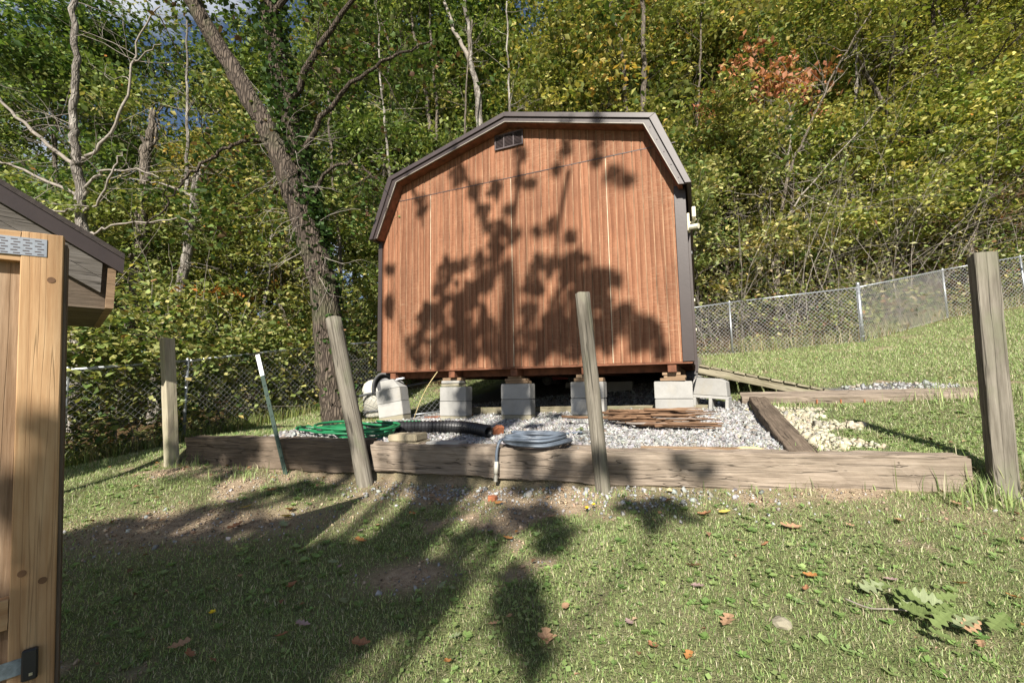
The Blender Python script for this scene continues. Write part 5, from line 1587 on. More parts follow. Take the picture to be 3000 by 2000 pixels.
def trunk_mesh(name, path, rad, parent, mat, n=22, seed=0):
    mb = MB().tube(path, rad, n)
    q = np.random.default_rng(seed); vs = []
    m = len(path)
    for i, v in enumerate(mb.v):
        r_i, k_ = divmod(i, n)
        c = path[min(r_i, m - 1)]; d = Vector(v) - c
        an = 2 * math.pi * k_ / n
        flare = 1 + (.28 * max(0, 1 - r_i / 7) ** 2) * (1 + .5 * math.sin(an * 5 + seed))
        d *= flare * (1 + .05 * math.sin(an * 3 + r_i * .35) + .035 * math.sin(an * 7 - r_i * .6) + q.normal(0, .018))
        vs.append(tuple(c + d))
    mb.v = vs
    return mb.build(name, MAT[mat], parent, Id, smooth=True)


def ctrl_r(vals, n): return list(np.interp(np.linspace(0, len(vals) - 1, n), np.arange(len(vals)), vals))


trunk_mesh("trunk", lp, ctrl_r([.255, .225, .205, .195, .170, .142, .128, .108, .075, .04], len(lp)), bt, 'bark', seed=2)
sec = wob([(-2.82, 6.46, 2.9), (-2.98, 6.50, 3.6), (-3.17, 6.55, 4.4), (-3.50, 6.55, 5.8), (-3.86, 6.55, 7.68), (-4.2, 6.55, 9.5), (-4.4, 6.5, 11)], 8, .012, rs)
trunk_mesh("trunk", sec, ctrl_r([.13, .15, .15, .14, .13, .11, .06], len(sec)), bt, 'bark_dark', seed=4)
lb = MB(); tips = []
for lm, ra, rb in [([(-3.62, 6.38, 5.2), (-3.99, 6.30, 5.17), (-4.34, 6.25, 4.96), (-4.76, 6.2, 4.57), (-4.98, 6.2, 4.27), (-5.30, 6.15, 3.79)], .035, .010), ([(-4.0, 6.4, 5.95), (-3.75, 6.45, 5.55), (-3.45, 6.4, 5.0), (-3.2, 6.35, 4.6)], .03, .02),
                   ([(-3.3, 6.5, 5.0), (-2.6, 6.35, 5.9), (-1.9, 6.2, 6.3), (-1.1, 6.1, 6.6)], .05, .012), ([(-3.5, 6.5, 5.8), (-2.7, 6.3, 7.0), (-1.8, 6.1, 7.9)], .06, .02), ([(-3.1, 6.5, 4.3), (-2.7, 6.3, 4.7), (-2.3, 6.2, 4.7), (-2.0, 6.1, 4.5)], .035, .008),
                   ([(-3.8, 6.5, 7.3), (-2.6, 6.2, 8.6), (-1.4, 6.0, 9.4)], .05, .02), ([(-4.6, 6.3, 6.9), (-4.9, 6.0, 8.0), (-4.8, 5.7, 9)], .04, .015)]:
    q = wob([Vector(a) for a in lm], 6, .02, rs); lb.tube(q, ramp_r(ra, rb, len(q)), 6, cap=False)
    for k_ in range(5):
        i = rs.integers(len(q) // 3, len(q)); d = Vector(rs.normal(0, 1, 3)); twigs(lb, q[i], d, rs.uniform(.4, .9), .010, 2, rs, tips, .5, .05, 4, 3)
lb.build("limbs", MAT['bark_dark'], bt, Id, smooth=True)
lb = MB(); dt = []
for k_ in range(26):      # bare dead twigs round the fork
    i = rs.integers(int(len(sec) * .08), int(len(sec) * .45)); d = Vector((rs.normal(.25, .8), rs.normal(-.5, .3), rs.normal(-.25, .5)))
    twigs(lb, sec[i] + Vector((0, -.1, 0)), d, rs.uniform(.35, .95), .008, 2, rs, dt, .5, -.05, 4, 2)
lb.build("dead_twigs", MAT['twig'], bt, Id, smooth=True)
TP = np.array([tuple(p) for p in tips])
cl_ = TP[rs.choice(len(TP), 190)] + rs.normal(0, .10, (190, 3)); cl_[:, 1] = np.maximum(cl_[:, 1], 6.25) + .35
P = np.repeat(cl_, 36, 0) + rs.normal(0, 1, (190 * 36, 3)) * np.array([.24, .24, .13])
v, T_, c = kites(P, .09, .4, [D1, G1, (.10, .12, .04), (.12, .075, .042), (.17, .095, .06)], [4, 3, 2, .9, .35], .18, droop=.5, asp=.75)
link("crown", mesh_np("crown", v, T_, MAT['leaf'], c), bt, Id)
# ivy
ip = []
for path_, lo, hi, n_, ro in ((sec, .12, 1.0, 6500, .205), (lp, .22, .48, 1000, .20), (lp, .10, .24, 350, .20)):
    ii = rs.uniform(lo, hi, n_) * (len(path_) - 1)
    A_ = np.array([tuple(p) for p in path_]); i0_ = ii.astype(int); fr = (ii - i0_)[:, None]
    cpt = A_[i0_] * (1 - fr) + A_[np.minimum(i0_ + 1, len(A_) - 1)] * fr
    an = rs.uniform(0, 6.28, n_) if path_ is sec else rs.normal(.2, 1.0, n_)
    rr = ro * rs.uniform(.62, 1.25, n_) * (1 - .3 * fr[:, 0] * 0) * (.75 + .5 * vnoise(ii * .6, an * 1.2, 1, 5))
    ip.append(cpt + np.stack([np.cos(an) * rr, np.sin(an) * rr, rs.normal(0, .05, n_)], 1))
ip = np.concatenate(ip)
v, T_, c = kites(ip, .075, .25, [(.030, .062, .016), (.045, .085, .022), (.065, .11, .03), (.12, .15, .045)], [4, 4, 2, .6], .18, asp=.95, droop=1.0)
o = link("ivy", mesh_np("ivy", v, T_, MAT['ivy'], c), bt, Id); o["label"] = "dark green ivy leaves clothing the trunks"

# the oak behind the viewer: unseen, clumps placed to shade lawn and gable
oak = thing("oak_tree", "large oak behind the viewer shading lawn and gable", "tree", (-3.6, -9.2, hz(-3.6, -9.2)))
CLUMPS = [(-2.76,-3.77,11.03,0.14,0.6),(-3.09,-2.49,9.95,0.11,0.8),(-2.57,-3.93,10.82,0.09,0.8),(-1.98,-1.83,8.99,0.09,0.8),(-2.18,-3.13,9.66,0.07,0.7),(-1.96,-2.62,9.75,0.1,0.7),(-2.01,-3.71,10.18,0.08,0.7),(-1.78,-2.16,8.82,0.13,0.8),(-1.99,-3.9,9.91,0.09,0.8),(-2.07,-3.01,9.2,0.13,0.8),(-2.45,-3.79,9.72,0.11,0.8),(-2.03,-2.85,8.88,0.11,0.8),(-1.09,-3.12,10.21,0.1,0.6),(-1.83,-3.75,10.84,0.08,0.6),(-1.04,-4.6,11.13,0.09,0.6),(-0.71,-3.13,9.85,0.07,0.5),(-0.83,-4.65,10.62,0.11,0.8),(-0.69,-4.6,10.46,0.07,0.7),(-1.4,-2.33,9.39,0.08,0.5),(-1.76,-3.31,10.2,0.07,0.5),(-1.61,-3.63,9.65,0.06,0.8),(-1.55,-4.28,10.12,0.08,0.5),(-1.33,-3.64,10.36,0.06,0.6),(-0.91,-2.42,8.54,0.08,0.8),(-1.51,-3.12,8.91,0.09,0.6),(-1.38,-3.17,8.82,0.11,0.8),(-1.58,-3.1,8.63,0.12,0.8),(-1.35,-4.4,9.67,0.11,0.8),(-2.61,-2.27,8.69,0.15,0.8),(-2.59,-1.94,8.16,0.19,0.8),(-2.93,-2.59,8.4,0.2,0.8),(-2.61,-3.04,8.57,0.2,0.8),(-3.36,-3.5,8.71,0.18,0.8),(-2.86,-2.77,8.01,0.2,0.8),(-2.26,-2.2,8.18,0.15,0.8),(-2.37,-3.9,9.48,0.13,0.8),(-3.56,-2.24,9.1,0.08,0.6),(-3.68,-2.68,8.92,0.09,0.8),(-3.57,-2.2,8.43,0.07,0.6),(-2.29,-2.05,7.39,0.18,0.8),(-2.3,-3.3,8.44,0.16,0.8),(-2.68,-3.35,8.51,0.18,0.8),(-1.9,-2.15,7.3,0.14,0.8),(-0.93,-3.27,8.66,0.15,0.8),(-0.79,-3.07,8.29,0.17,0.8),(-0.54,-2.67,8.05,0.11,0.8),(-0.86,-2.67,7.87,0.16,0.8),(-1.53,-4.34,9.19,0.13,0.8),(-1.83,-4,8.96,0.12,0.8),(-1.15,-2.97,7.98,0.17,0.8),(-1.57,-3.73,8.28,0.18,0.8),(-0.9,-2.18,7.07,0.17,0.8),(-1.92,-4.05,8.68,0.14,0.7),(-0.94,-3.47,8.15,0.12,0.8),(-0.64,-4.34,8.63,0.16,0.8),(-0.46,-2.98,7.8,0.1,0.8),(-0.23,-3.34,7.75,0.12,0.8),(-0.36,-3.21,7.64,0.1,0.8),(-0.94,-4.61,8.82,0.11,0.7),(-0.18,-3.5,7.63,0.07,0.5),(-2.47,-6.06,6.46,0.09,0.85),(-2.52,-7.15,7.24,0.09,0.85),(-2.78,-7.21,7.11,0.09,0.6),(-2.37,-5.99,6.24,0.09,0.6),(-1.72,-5.85,6.13,0.1,0.85),(-1.97,-7.24,6.95,0.1,0.9),(-1.66,-5.23,5.81,0.09,0.6),(-1.72,-6.36,6.23,0.09,0.5),(-2.68,-6.5,7.18,0.11,0.85),(-2.33,-6.81,7.24,0.11,0.85),(-1.85,-5.08,6.09,0.09,0.7),(-1.42,-4.58,5.87,0.12,0.9),(-1.69,-6.5,7.06,0.09,0.6),(-1.87,-5.77,6.81,0.09,0.6),(-3.54,-3.87,5.83,0.11,0.7),(-3.62,-5.39,6.91,0.11,0.7),(-3.52,-4.8,6.66,0.15,0.7),(-3.35,-5.23,6.97,0.15,0.7),(-2.57,-5.18,6.91,0.18,0.9),(-2.18,-4.7,6.43,0.1,0.6),(-1.77,-5.11,6.67,0.1,0.8),(-1.49,-4.72,6.39,0.1,0.8),(-4.09,-5.49,6.73,0.14,0.9),(-3.77,-5.34,6.62,0.14,0.9),(-4.15,-5.59,6.67,0.11,0.9),(-4.39,-3.33,5.84,0.19,0.5),(-3.5,-5.13,6.29,0.09,0.7),(-3.41,-5.37,6.46,0.09,0.7),(-5.99,-2.99,5.9,0.15,0.7),(-5.99,-4.33,6.85,0.15,0.7),(-5.66,-3.79,6.58,0.16,0.7),(-4.84,-3.99,6.64,0.19,0.8),(-4.35,-4.64,6.77,0.12,0.7),(-1.94,-6.62,7.34,0.14,0.9),(-1.07,-5.97,6.76,0.09,0.6),(-0.9,-4.58,5.95,0.09,0.7),(-0.74,-4.71,6.04,0.09,0.7),(-1.74,-6.4,6.87,0.09,0.5),(-0.73,-5.26,6.34,0.09,0.7),(-3.46,-5.22,7.33,0.1,0.9),(-3.55,-4.57,6.89,0.09,0.9),(-2.55,-4.51,6.65,0.1,0.85),(-2.41,-5.47,7.25,0.11,0.85),(-1.92,-4.18,6.25,0.07,0.7),(-1.61,-4.53,6.47,0.07,0.6),(-1.37,-4.62,6.49,0.09,0.85),(-1.25,-4.97,6.66,0.07,0.85),(-0.88,-6.33,7.58,0.06,0.95),(-0.7,-6.14,7.34,0.05,0.9),(-1.22,-6.01,7.35,0.08,0.9),(-1.22,-5.53,7.04,0.06,0.9),(-2.82,-1.31,7.5,0.09,0.6),(-3.25,-3.06,8.54,0.05,0.6),(-3.32,-3.39,8.43,0.07,0.6),(-2.77,-1.65,7.86,0.07,0.6),(-2.83,-2.23,8.17,0.08,0.6),(-2.95,-2.85,8.04,0.06,0.6),(-3.08,-3.77,9.6,0.06,0.6),(-2.76,-2.47,8.37,0.07,0.6),(-2.63,-1.97,7.88,0.05,0.6),(-2.94,-3.56,8.76,0.06,0.6),(-2.5,-2.25,8.72,0.05,0.6),(-2.79,-3.61,9.03,0.07,0.6),(-2.89,-3.8,8.89,0.07,0.6),(-2.88,-3.48,8.38,0.07,0.6),(-2.27,-1.85,8.4,0.08,0.6),(-2.58,-2.96,8.75,0.09,0.6),(-2.52,-2.72,8.52,0.07,0.6),(-2.66,-3.49,8.92,0.06,0.6),(-2.5,-2.54,8.07,0.08,0.6),(-2.71,-3.71,8.74,0.08,0.6),(-2.23,-2.12,8.26,0.09,0.6),(-2.19,-1.8,7.91,0.09,0.6),(-2.36,-2.82,8.48,0.05,0.6),(-2.56,-3.62,8.84,0.08,0.6),(-2.45,-3.35,8.42,0.07,0.6),(-2.26,-2.34,7.46,0.07,0.6),(-2.11,-2.46,8.53,0.07,0.6),(-2.12,-2.54,8.46,0.06,0.6),(-2.35,-3.61,8.87,0.09,0.6),(-2.17,-2.73,8.13,0.09,0.6),(-2.08,-2.39,7.58,0.08,0.6),(-1.93,-2.16,8.24,0.08,0.6),(-1.91,-2.09,7.6,0.09,0.6),(-2.14,-3.2,8.11,0.05,0.6),(-2.07,-3.33,8.05,0.05,0.6),(-1.53,-2.52,7.63,0.06,0.6),(-1.41,-2.6,8.23,0.08,0.6),(-1.45,-2.47,7.89,0.08,0.6),(-1.52,-2.79,8,0.08,0.6),(-1.52,-3.11,8,0.05,0.6),(-1.72,-3.97,8.38,0.07,0.6),(-1.19,-2.17,7.5,0.06,0.6),(-1.31,-2.74,7.78,0.06,0.6),(-1.34,-2.85,7.67,0.05,0.6),(-1.27,-2.18,7.1,0.06,0.6),(-1.52,-4.38,9.69,0.09,0.6),(-1.5,-4.29,9.01,0.08,0.6),(-1.38,-3.39,8.04,0.08,0.6),(-1.18,-3.39,8.82,0.07,0.6),(-1.01,-2.49,8.08,0.07,0.6),(-1.14,-2.78,7.92,0.06,0.6),(-1.32,-3.63,8.4,0.09,0.6),(-0.84,-2.44,8.3,0.07,0.6),(-0.88,-2.4,8.05,0.08,0.6),(-0.87,-2.28,7.75,0.07,0.6),(-1.07,-3.39,8.23,0.08,0.6),(-1.03,-2.86,7.82,0.06,0.6),(-1.2,-3.83,8.34,0.09,0.6),(-0.83,-2.29,7.1,0.07,0.6),(-0.77,-2.69,8.13,0.07,0.6),(-0.7,-2.34,7.56,0.06,0.6),(-0.92,-3.1,7.98,0.06,0.6),(-1.12,-3.88,8.33,0.08,0.6),(-0.57,-2.32,7.87,0.08,0.6),(-0.98,-4.03,8.95,0.07,0.6),(-1.03,-4.18,9.03,0.09,0.6),(-1.05,-4.53,9.14,0.09,0.6),(-0.89,-3.32,7.89,0.09,0.6),(-0.87,-4.11,9.13,0.05,0.6),(-0.79,-3.59,8.5,0.09,0.6),(-0.86,-3.98,8.71,0.06,0.6),(-0.6,-2.85,7.75,0.09,0.6),(-0.54,-2.49,7.18,0.09,0.6),(-0.77,-4.12,9.01,0.07,0.6),(-0.51,-3.01,7.72,0.09,0.6),(-0.66,-4.09,8.65,0.05,0.6),(-0.23,-2.73,7.39,0.08,0.6),(-0.52,-3.98,8.2,0.06,0.6),(-0.56,-4.15,8.24,0.08,0.6),(-0.2,-3.02,7.62,0.06,0.6),(-0.38,-3.7,8.02,0.09,0.6),(-5.12,-4.86,7.43,0.1,0.95),(-5.01,-4.37,6.96,0.11,0.95),(-4.77,-4.06,6.84,0.08,0.95),(-4.71,-3.87,6.58,0.09,0.95),(-4.76,-4.63,7.22,0.1,0.95),(-4.57,-3.89,6.57,0.1,0.95),(-4.73,-5.34,7.7,0.11,0.95),(-4.59,-4.83,7.21,0.12,0.95),(-4.4,-4.62,7.16,0.08,0.95),(-4.15,-3.22,6.05,0.09,0.95),(-4.35,-4.93,7.35,0.09,0.95),(-4.34,-4.71,7.09,0.11,0.95),(-4.07,-5.59,7.75,0.11,0.95),(-3.95,-5.1,7.29,0.11,0.95),(-3.81,-4.85,7.21,0.1,0.95),(-3.89,-5.36,7.46,0.09,0.95),(-3.72,-5.26,7.47,0.11,0.95),(-3.64,-4.78,7.02,0.09,0.95),(-3.68,-5.67,7.74,0.09,0.95),(-3.5,-4.85,7.05,0.11,0.95),(-3.49,-5.17,7.37,0.08,0.95),(-3.45,-5.18,7.26,0.1,0.95),(-3.01,-3.61,6.24,0.09,0.95),(-3.35,-5.31,7.33,0.08,0.95),(-2.08,-3.69,7.91,0.1,0.9),(-1.75,-2.26,6.7,0.1,0.9),(-1.81,-3.76,7.75,0.11,0.9),(-1.32,-4.4,8.16,0.11,0.95),(-1.11,-3.49,7.31,0.11,0.95),(-0.81,-3.02,7.04,0.11,0.95),(-2.44,-2.37,7.11,0.1,0.95),(-2.63,-3.25,7.53,0.1,0.95),(-3.38,-1.12,6.47,0.1,0.6),(-2.21,-1.49,6.51,0.11,0.85),(-1.72,-1.02,6.12,0.11,0.85),(-1.73,-2.93,7.34,0.11,0.85),(-1.53,-3.87,7.73,0.11,0.85),(-2.83,-3.83,7.5,0.11,0.85),(-2.26,-4.61,7.74,0.11,0.85),(-1.36,-2.53,6.21,0.11,0.85),(-4.43,-4.6,5.79,0.14,1),(-4.33,-5.08,6.01,0.14,1),(-3.87,-3.8,4.95,0.14,1),(-3.94,-5.23,5.82,0.14,1),(-3.73,-4.52,5.26,0.14,1),(-3.81,-5.37,5.8,0.14,1),(-3.71,-5.66,5.91,0.14,1),(-3.54,-5.19,5.53,0.14,1),(-3.43,-4.94,5.31,0.14,1),(-3.51,-5.7,5.78,0.14,1),(-4.35,-4.71,5.88,0.14,1),(-4.21,-4.85,5.83,0.14,1),(-4.07,-4.65,5.64,0.14,1),(-3.78,-4.1,5.14,0.14,1),(-3.86,-5.25,5.85,0.14,1),(-3.55,-4.18,5.01,0.14,1),(-3.76,-5.37,5.81,0.14,1),(-3.55,-5.18,5.58,0.14,1),(-3.53,-5.45,5.72,0.14,1),(-3.27,-4.45,4.95,0.14,1),(-3.37,-5.42,5.57,0.14,1),(-4.19,-3.87,5.4,0.14,1),(-4.16,-4.52,5.74,0.14,1),(-4.04,-4.75,5.76,0.14,1),(-4.03,-5.2,5.98,0.14,1),(-3.89,-5.23,5.91,0.14,1),(-3.78,-5.11,5.78,0.14,1),(-3.47,-4.4,5.18,0.14,1),(-3.32,-4.18,4.94,0.14,1),(-3.49,-5.15,5.57,0.14,1),(-3.3,-4.86,5.29,0.14,1),(-3.33,-5.29,5.54,0.14,1),(-4.12,-4.35,5.7,0.14,1),(-3.97,-4.38,5.63,0.14,1),(-3.95,-4.84,5.86,0.14,1),(-3.72,-4.16,5.28,0.14,1),(-3.47,-3.93,5,0.14,1),(-3.43,-4.08,5.01,0.14,1),(-3.57,-5.16,5.72,0.14,1),(-3.42,-4.88,5.44,0.14,1),(-3.19,-4.46,5.07,0.14,1),(-3.3,-5.23,5.56,0.14,1),(-3.95,-4.8,5.91,0.14,1),(-3.68,-4.25,5.39,0.14,1),(-3.78,-5.04,5.89,0.14,1),(-3.61,-4.82,5.64,0.14,1),(-3.44,-4.81,5.53,0.14,1),(-3.49,-5.5,5.92,0.14,1),(-3.19,-4.56,5.18,0.14,1),(-3.85,-5.12,6.11,0.14,1),(-3.54,-4.35,5.46,0.14,1),(-3.37,-3.95,5.07,0.14,1),(-3.26,-3.98,5.03,0.14,1),(-3.3,-4.52,5.32,0.14,1),(-3.41,-5.37,5.85,0.14,1),(-3.04,-6.07,5.95,0.14,1),(-3.58,-4.44,5.62,0.14,1),(-3.65,-5.3,6.13,0.14,1),(-3.28,-4.19,5.26,0.14,1),(-3.15,-4.04,5.07,0.14,1),(-3.07,-4.02,4.97,0.14,1),(-2.75,-4.67,5.03,0.14,1),(-2.85,-5.32,5.45,0.14,1),(-2.93,-5.8,5.75,0.14,1),(-3.45,-4.37,5.58,0.14,1),(-3.16,-3.78,5.02,0.14,1),(-3.14,-3.95,5.1,0.14,1),(-2.91,-5.64,5.72,0.14,1),(-2.82,-5.45,5.54,0.14,1),(-2.62,-4.94,5.12,0.14,1),(-3.33,-5.09,5.98,0.14,1),(-2.71,-4.42,5.02,0.14,1),(-2.82,-5.36,5.61,0.14,1),(-2.88,-5.56,5.72,0.14,1),(-2.9,-6.05,6.03,0.14,1),(-2.75,-5.59,5.62,0.14,1),(-2.77,-5.93,5.82,0.14,1),(-2.89,-5.36,5.75,0.14,1),(-2.67,-4.7,5.21,0.14,1),(-2.69,-5.08,5.43,0.14,1),(-2.77,-5.65,5.77,0.14,1),(-2.57,-4.97,5.25,0.14,1),(-2.76,-5.95,5.9,0.14,1),(-2.76,-6.05,5.92,0.14,1),(-2.89,-5.2,5.77,0.14,1),(-2.88,-5.42,5.87,0.14,1),(-2.61,-4.35,5.03,0.14,1),(-2.83,-5.72,5.95,0.14,1),(-2.49,-4.55,5.05,0.14,1),(-2.66,-5.53,5.68,0.14,1),(-2.43,-4.66,5,0.14,1),(-2.44,-4.91,5.13,0.14,1),(-2.44,-5.07,5.21,0.14,1),(-2.87,-5.1,5.79,0.14,1),(-2.62,-4.47,5.23,0.14,1),(-2.63,-4.81,5.4,0.14,1),(-2.72,-5.53,5.85,0.14,1),(-2.53,-4.74,5.23,0.14,1),(-2.66,-5.51,5.74,0.14,1),(-2.58,-5.45,5.62,0.14,1),(-2.37,-4.73,5.05,0.14,1),(-2.47,-5.48,5.55,0.14,1),(-2.53,-5.91,5.81,0.14,1),(-2.7,-4.46,5.48,0.14,1),(-2.64,-4.42,5.38,0.14,1),(-2.56,-4.35,5.24,0.14,1),(-2.55,-4.54,5.29,0.14,1),(-2.72,-5.53,5.94,0.14,1),(-2.53,-4.91,5.41,0.14,1),(-2.37,-4.53,5.09,0.14,1),(-2.51,-5.52,5.72,0.14,1),(-2.36,-4.92,5.24,0.14,1),(-2.36,-5.06,5.31,0.14,1),(-2.24,-4.65,4.96,0.14,1),(-2.46,-5.76,5.7,0.14,1),(-2.59,-4.49,5.48,0.14,1),(-2.51,-4.29,5.3,0.14,1),(-2.68,-5.41,5.97,0.14,1),(-2.66,-5.4,5.92,0.14,1),(-2.35,-4.46,5.15,0.14,1),(-2.49,-5.4,5.75,0.14,1),(-2.51,-5.52,5.78,0.14,1),(-2.54,-5.84,5.97,0.14,1),(-2.49,-5.8,5.88,0.14,1),(-2.28,-4.95,5.21,0.14,1),(-2.34,-3.97,5.05,0.14,1),(-2.48,-4.98,5.65,0.14,1),(-2.47,-5.26,5.78,0.14,1),(-2.52,-5.47,5.88,0.14,1),(-2.3,-4.94,5.41,0.14,1),(-2.39,-5.36,5.65,0.14,1),(-2.2,-4.66,5.12,0.14,1),(-2.38,-5.67,5.77,0.14,1),(-2.55,-5.49,6.1,0.14,1),(-2.28,-4.42,5.26,0.14,1),(-2.25,-4.59,5.29,0.14,1),(-2.27,-5.03,5.54,0.14,1),(-2.24,-4.97,5.43,0.14,1),(-2.24,-5.22,5.57,0.14,1),(-2.26,-4.43,5.38,0.14,1),(-2.41,-5.39,5.96,0.14,1),(-2.23,-4.79,5.47,0.14,1),(-2.21,-5.07,5.56,0.14,1),(-2.01,-4.37,5.03,0.14,1),(-2.18,-4.89,5.57,0.14,1),(-1.97,-4.23,5.04,0.14,1),(-2.11,-4.88,5.44,0.14,1),(-1.97,-4.43,5.07,0.14,1),(-2.14,-5.21,5.79,0.14,1),(-2.07,-5.17,5.7,0.14,1),(-2.17,-5.66,5.98,0.14,1),(-2.05,-5.25,5.77,0.14,1)]
STREAKS = [[(-2.26,-1.50,9.62),(-2.06,-1.58,9.15),(-1.87,-1.66,8.62),(-1.69,-1.74,8.21)],[(-1.44,-1.84,9.42),(-1.50,-1.82,8.79),(-1.60,-1.78,8.34)],[(-0.84,-2.10,9.16),(-0.96,-2.05,8.60),(-1.03,-2.01,8.03)],[(-2.96,-1.20,9.39),(-2.82,-1.26,9.05),(-2.79,-1.27,8.78)]]
rs = np.random.default_rng(41)
tp = wob([(-3.6, -9.2, hz(-3.6, -9.2) - .3), (-3.5, -9.1, 3.0), (-3.3, -8.6, 6.0), (-3.0, -8.0, 9.0), (-2.8, -7.2, 12.0)], 6, .03, rs)
MB().tube(tp, ctrl_r([.42, .34, .28, .2, .1], len(tp)), 14).build("trunk", MAT['bark'], oak, Id, smooth=True)
lb = MB(); PL = []; LS = []
for k_, (cx, cy, cz, cr, dn) in enumerate(CLUMPS):
    n_ = int(30 + dn * dn * 165 * (cr / .2) ** 2 * .42)
    p = rs.normal(0, 1, (n_, 3)); p /= np.linalg.norm(p, axis=1)[:, None]
    p *= (rs.uniform(0, 1, n_) ** .42 * cr * 1.12)[:, None]
    PL.append(p + np.array([cx, cy, cz]))
    if k_ % 9 == 0:
        s_ = tp[min(len(tp) - 2, 10 + k_ % 9)]
        e_ = Vector((cx, cy, cz)); m_ = s_.lerp(e_, .5) + Vector((0, 0, .4))
        lb.tube(curve_pts([s_, m_, e_], 5), ramp_r(.03, .008, 11), 5, cap=False)
for lm in STREAKS:
    MB().tube(curve_pts(lm, 4), ramp_r(.035, .018, 4 * (len(lm) - 1) + 1), 6, cap=False).build("limb", MAT['bark'], oak, Id, smooth=True)
lb.build("limbs", MAT['bark'], oak, Id, smooth=True)
v, T_, c = kites(np.concatenate(PL), .12, .3, [G1, G2, D1, G3], [3, 3, 2, 1], .15, asp=.7)
link("crown", mesh_np("crown", v, T_, MAT['ivy'], c), oak, Id)

# ------------------------------------------------------------------ the wood behind, as one mass
wx, wy, wk, wsc = [], [], [], []
rs = np.random.default_rng(53)
names = sorted(['dogwood', 'hickory', 'locust', 'maple', 'pole', 'sparse'])
for row, (y0, x0, x1, st) in enumerate(((18.5, -6, 30, 3.0), (22.5, -4, 36, 3.3), (27, -3, 44, 3.7), (32, 0, 50, 4.2), (38, 4, 58, 5.0), (17.5, -27, -6, 3.6), (19, -24, -9, 6.0))):
    xx = x0
    while xx < x1:
        if -15 < xx < -6.3 and y0 > 16: xx += st; continue
        wx.append(xx + rs.uniform(-1, 1)); wy.append(y0 + rs.uniform(-1.6, 1.6) + max(0, xx) * .05)
        wk.append(1 + int(rs.choice(5, p=[.25, .3, .3, .15, 0] if xx > 8 else [.25, .1, .5, .15, 0] if xx > -6 else [.1, 0, .15, .25, .5]))); wsc.append(rs.uniform(.9, 1.2))
        xx += st
for xx in np.arange(-22, -3, 2.6):      # low trees closing the view under the crowns at the left
    wx.append(xx + rs.uniform(-.6, .6)); wy.append(15.5 + rs.uniform(-1, 2.5)); wk.append(0); wsc.append(rs.uniform(1.0, 1.35))
wx, wy = np.array(wx), np.array(wy)
me = bpy.data.meshes.new("woodland"); me.from_pydata([tuple(p) for p in np.stack([wx, wy, H(wx, wy)], 1)], [], [])
for nm, ty, vals in (('kind', 'INT', wk), ('sc', 'FLOAT', wsc), ('rz', 'FLOAT', list(rs.uniform(0, 6.28, len(wx))))):
    at = me.attributes.new(nm, ty, 'POINT'); at.data.foreach_set('value', vals)
wood_o = tag(link("woodland", me), "dense green and yellow wood rising on the hillside behind", "wood", kind="stuff")
gn = bpy.data.node_groups.new("scatter_trees", 'GeometryNodeTree')
gn.interface.new_socket("Geometry", in_out='INPUT', socket_type='NodeSocketGeometry'); gn.interface.new_socket("Geometry", in_out='OUTPUT', socket_type='NodeSocketGeometry')
gi = gn.nodes.new('NodeGroupInput'); go = gn.nodes.new('NodeGroupOutput'); jn = gn.nodes.new('GeometryNodeJoinGeometry')


def named(nm, ty):
    n_ = gn.nodes.new('GeometryNodeInputNamedAttribute'); n_.data_type = ty; n_.inputs[0].default_value = nm
    return n_.outputs[0]


cx_ = gn.nodes.new('ShaderNodeCombineXYZ'); gn.links.new(named('rz', 'FLOAT'), cx_.inputs[2])
er = gn.nodes.new('FunctionNodeEulerToRotation'); gn.links.new(cx_.outputs[0], er.inputs[0])
for which in (0, 1):
    cc_ = bpy.data.collections.new("tree_sources_%d" % which)
    for nm in names:
        so = bpy.data.objects.new("%s_source_%d" % (nm, which), KIND[nm][which]); cc_.objects.link(so)
    ci_ = gn.nodes.new('GeometryNodeCollectionInfo'); ci_.inputs['Collection'].default_value = cc_; ci_.inputs['Separate Children'].default_value = True; ci_.inputs['Reset Children'].default_value = True
    ip_ = gn.nodes.new('GeometryNodeInstanceOnPoints'); ip_.inputs['Pick Instance'].default_value = True
    gn.links.new(gi.outputs[0], ip_.inputs['Points']); gn.links.new(ci_.outputs[0], ip_.inputs['Instance']); gn.links.new(named('kind', 'INT'), ip_.inputs['Instance Index'])
    gn.links.new(er.outputs[0], ip_.inputs['Rotation']); gn.links.new(named('sc', 'FLOAT'), ip_.inputs['Scale'])
    gn.links.new(ip_.outputs[0], jn.inputs[0])
gn.links.new(jn.outputs[0], go.inputs[0])
wood_o.modifiers.new("scatter", 'NODES').node_group = gn

# ------------------------------------------------------------------ undergrowth
def leafy(name, P, size, cols, wts, label, cat, mat='leaf', asp=.8, nup=.4, droop=.5, stems=None):
    v, T_, c = kites(P, size, nup, cols, wts, .2, asp=asp, droop=droop)
    o = tag(link(name, mesh_np(name, v, T_, MAT[mat], c)), label, cat, kind="stuff")
    return o


rs = np.random.default_rng(61)
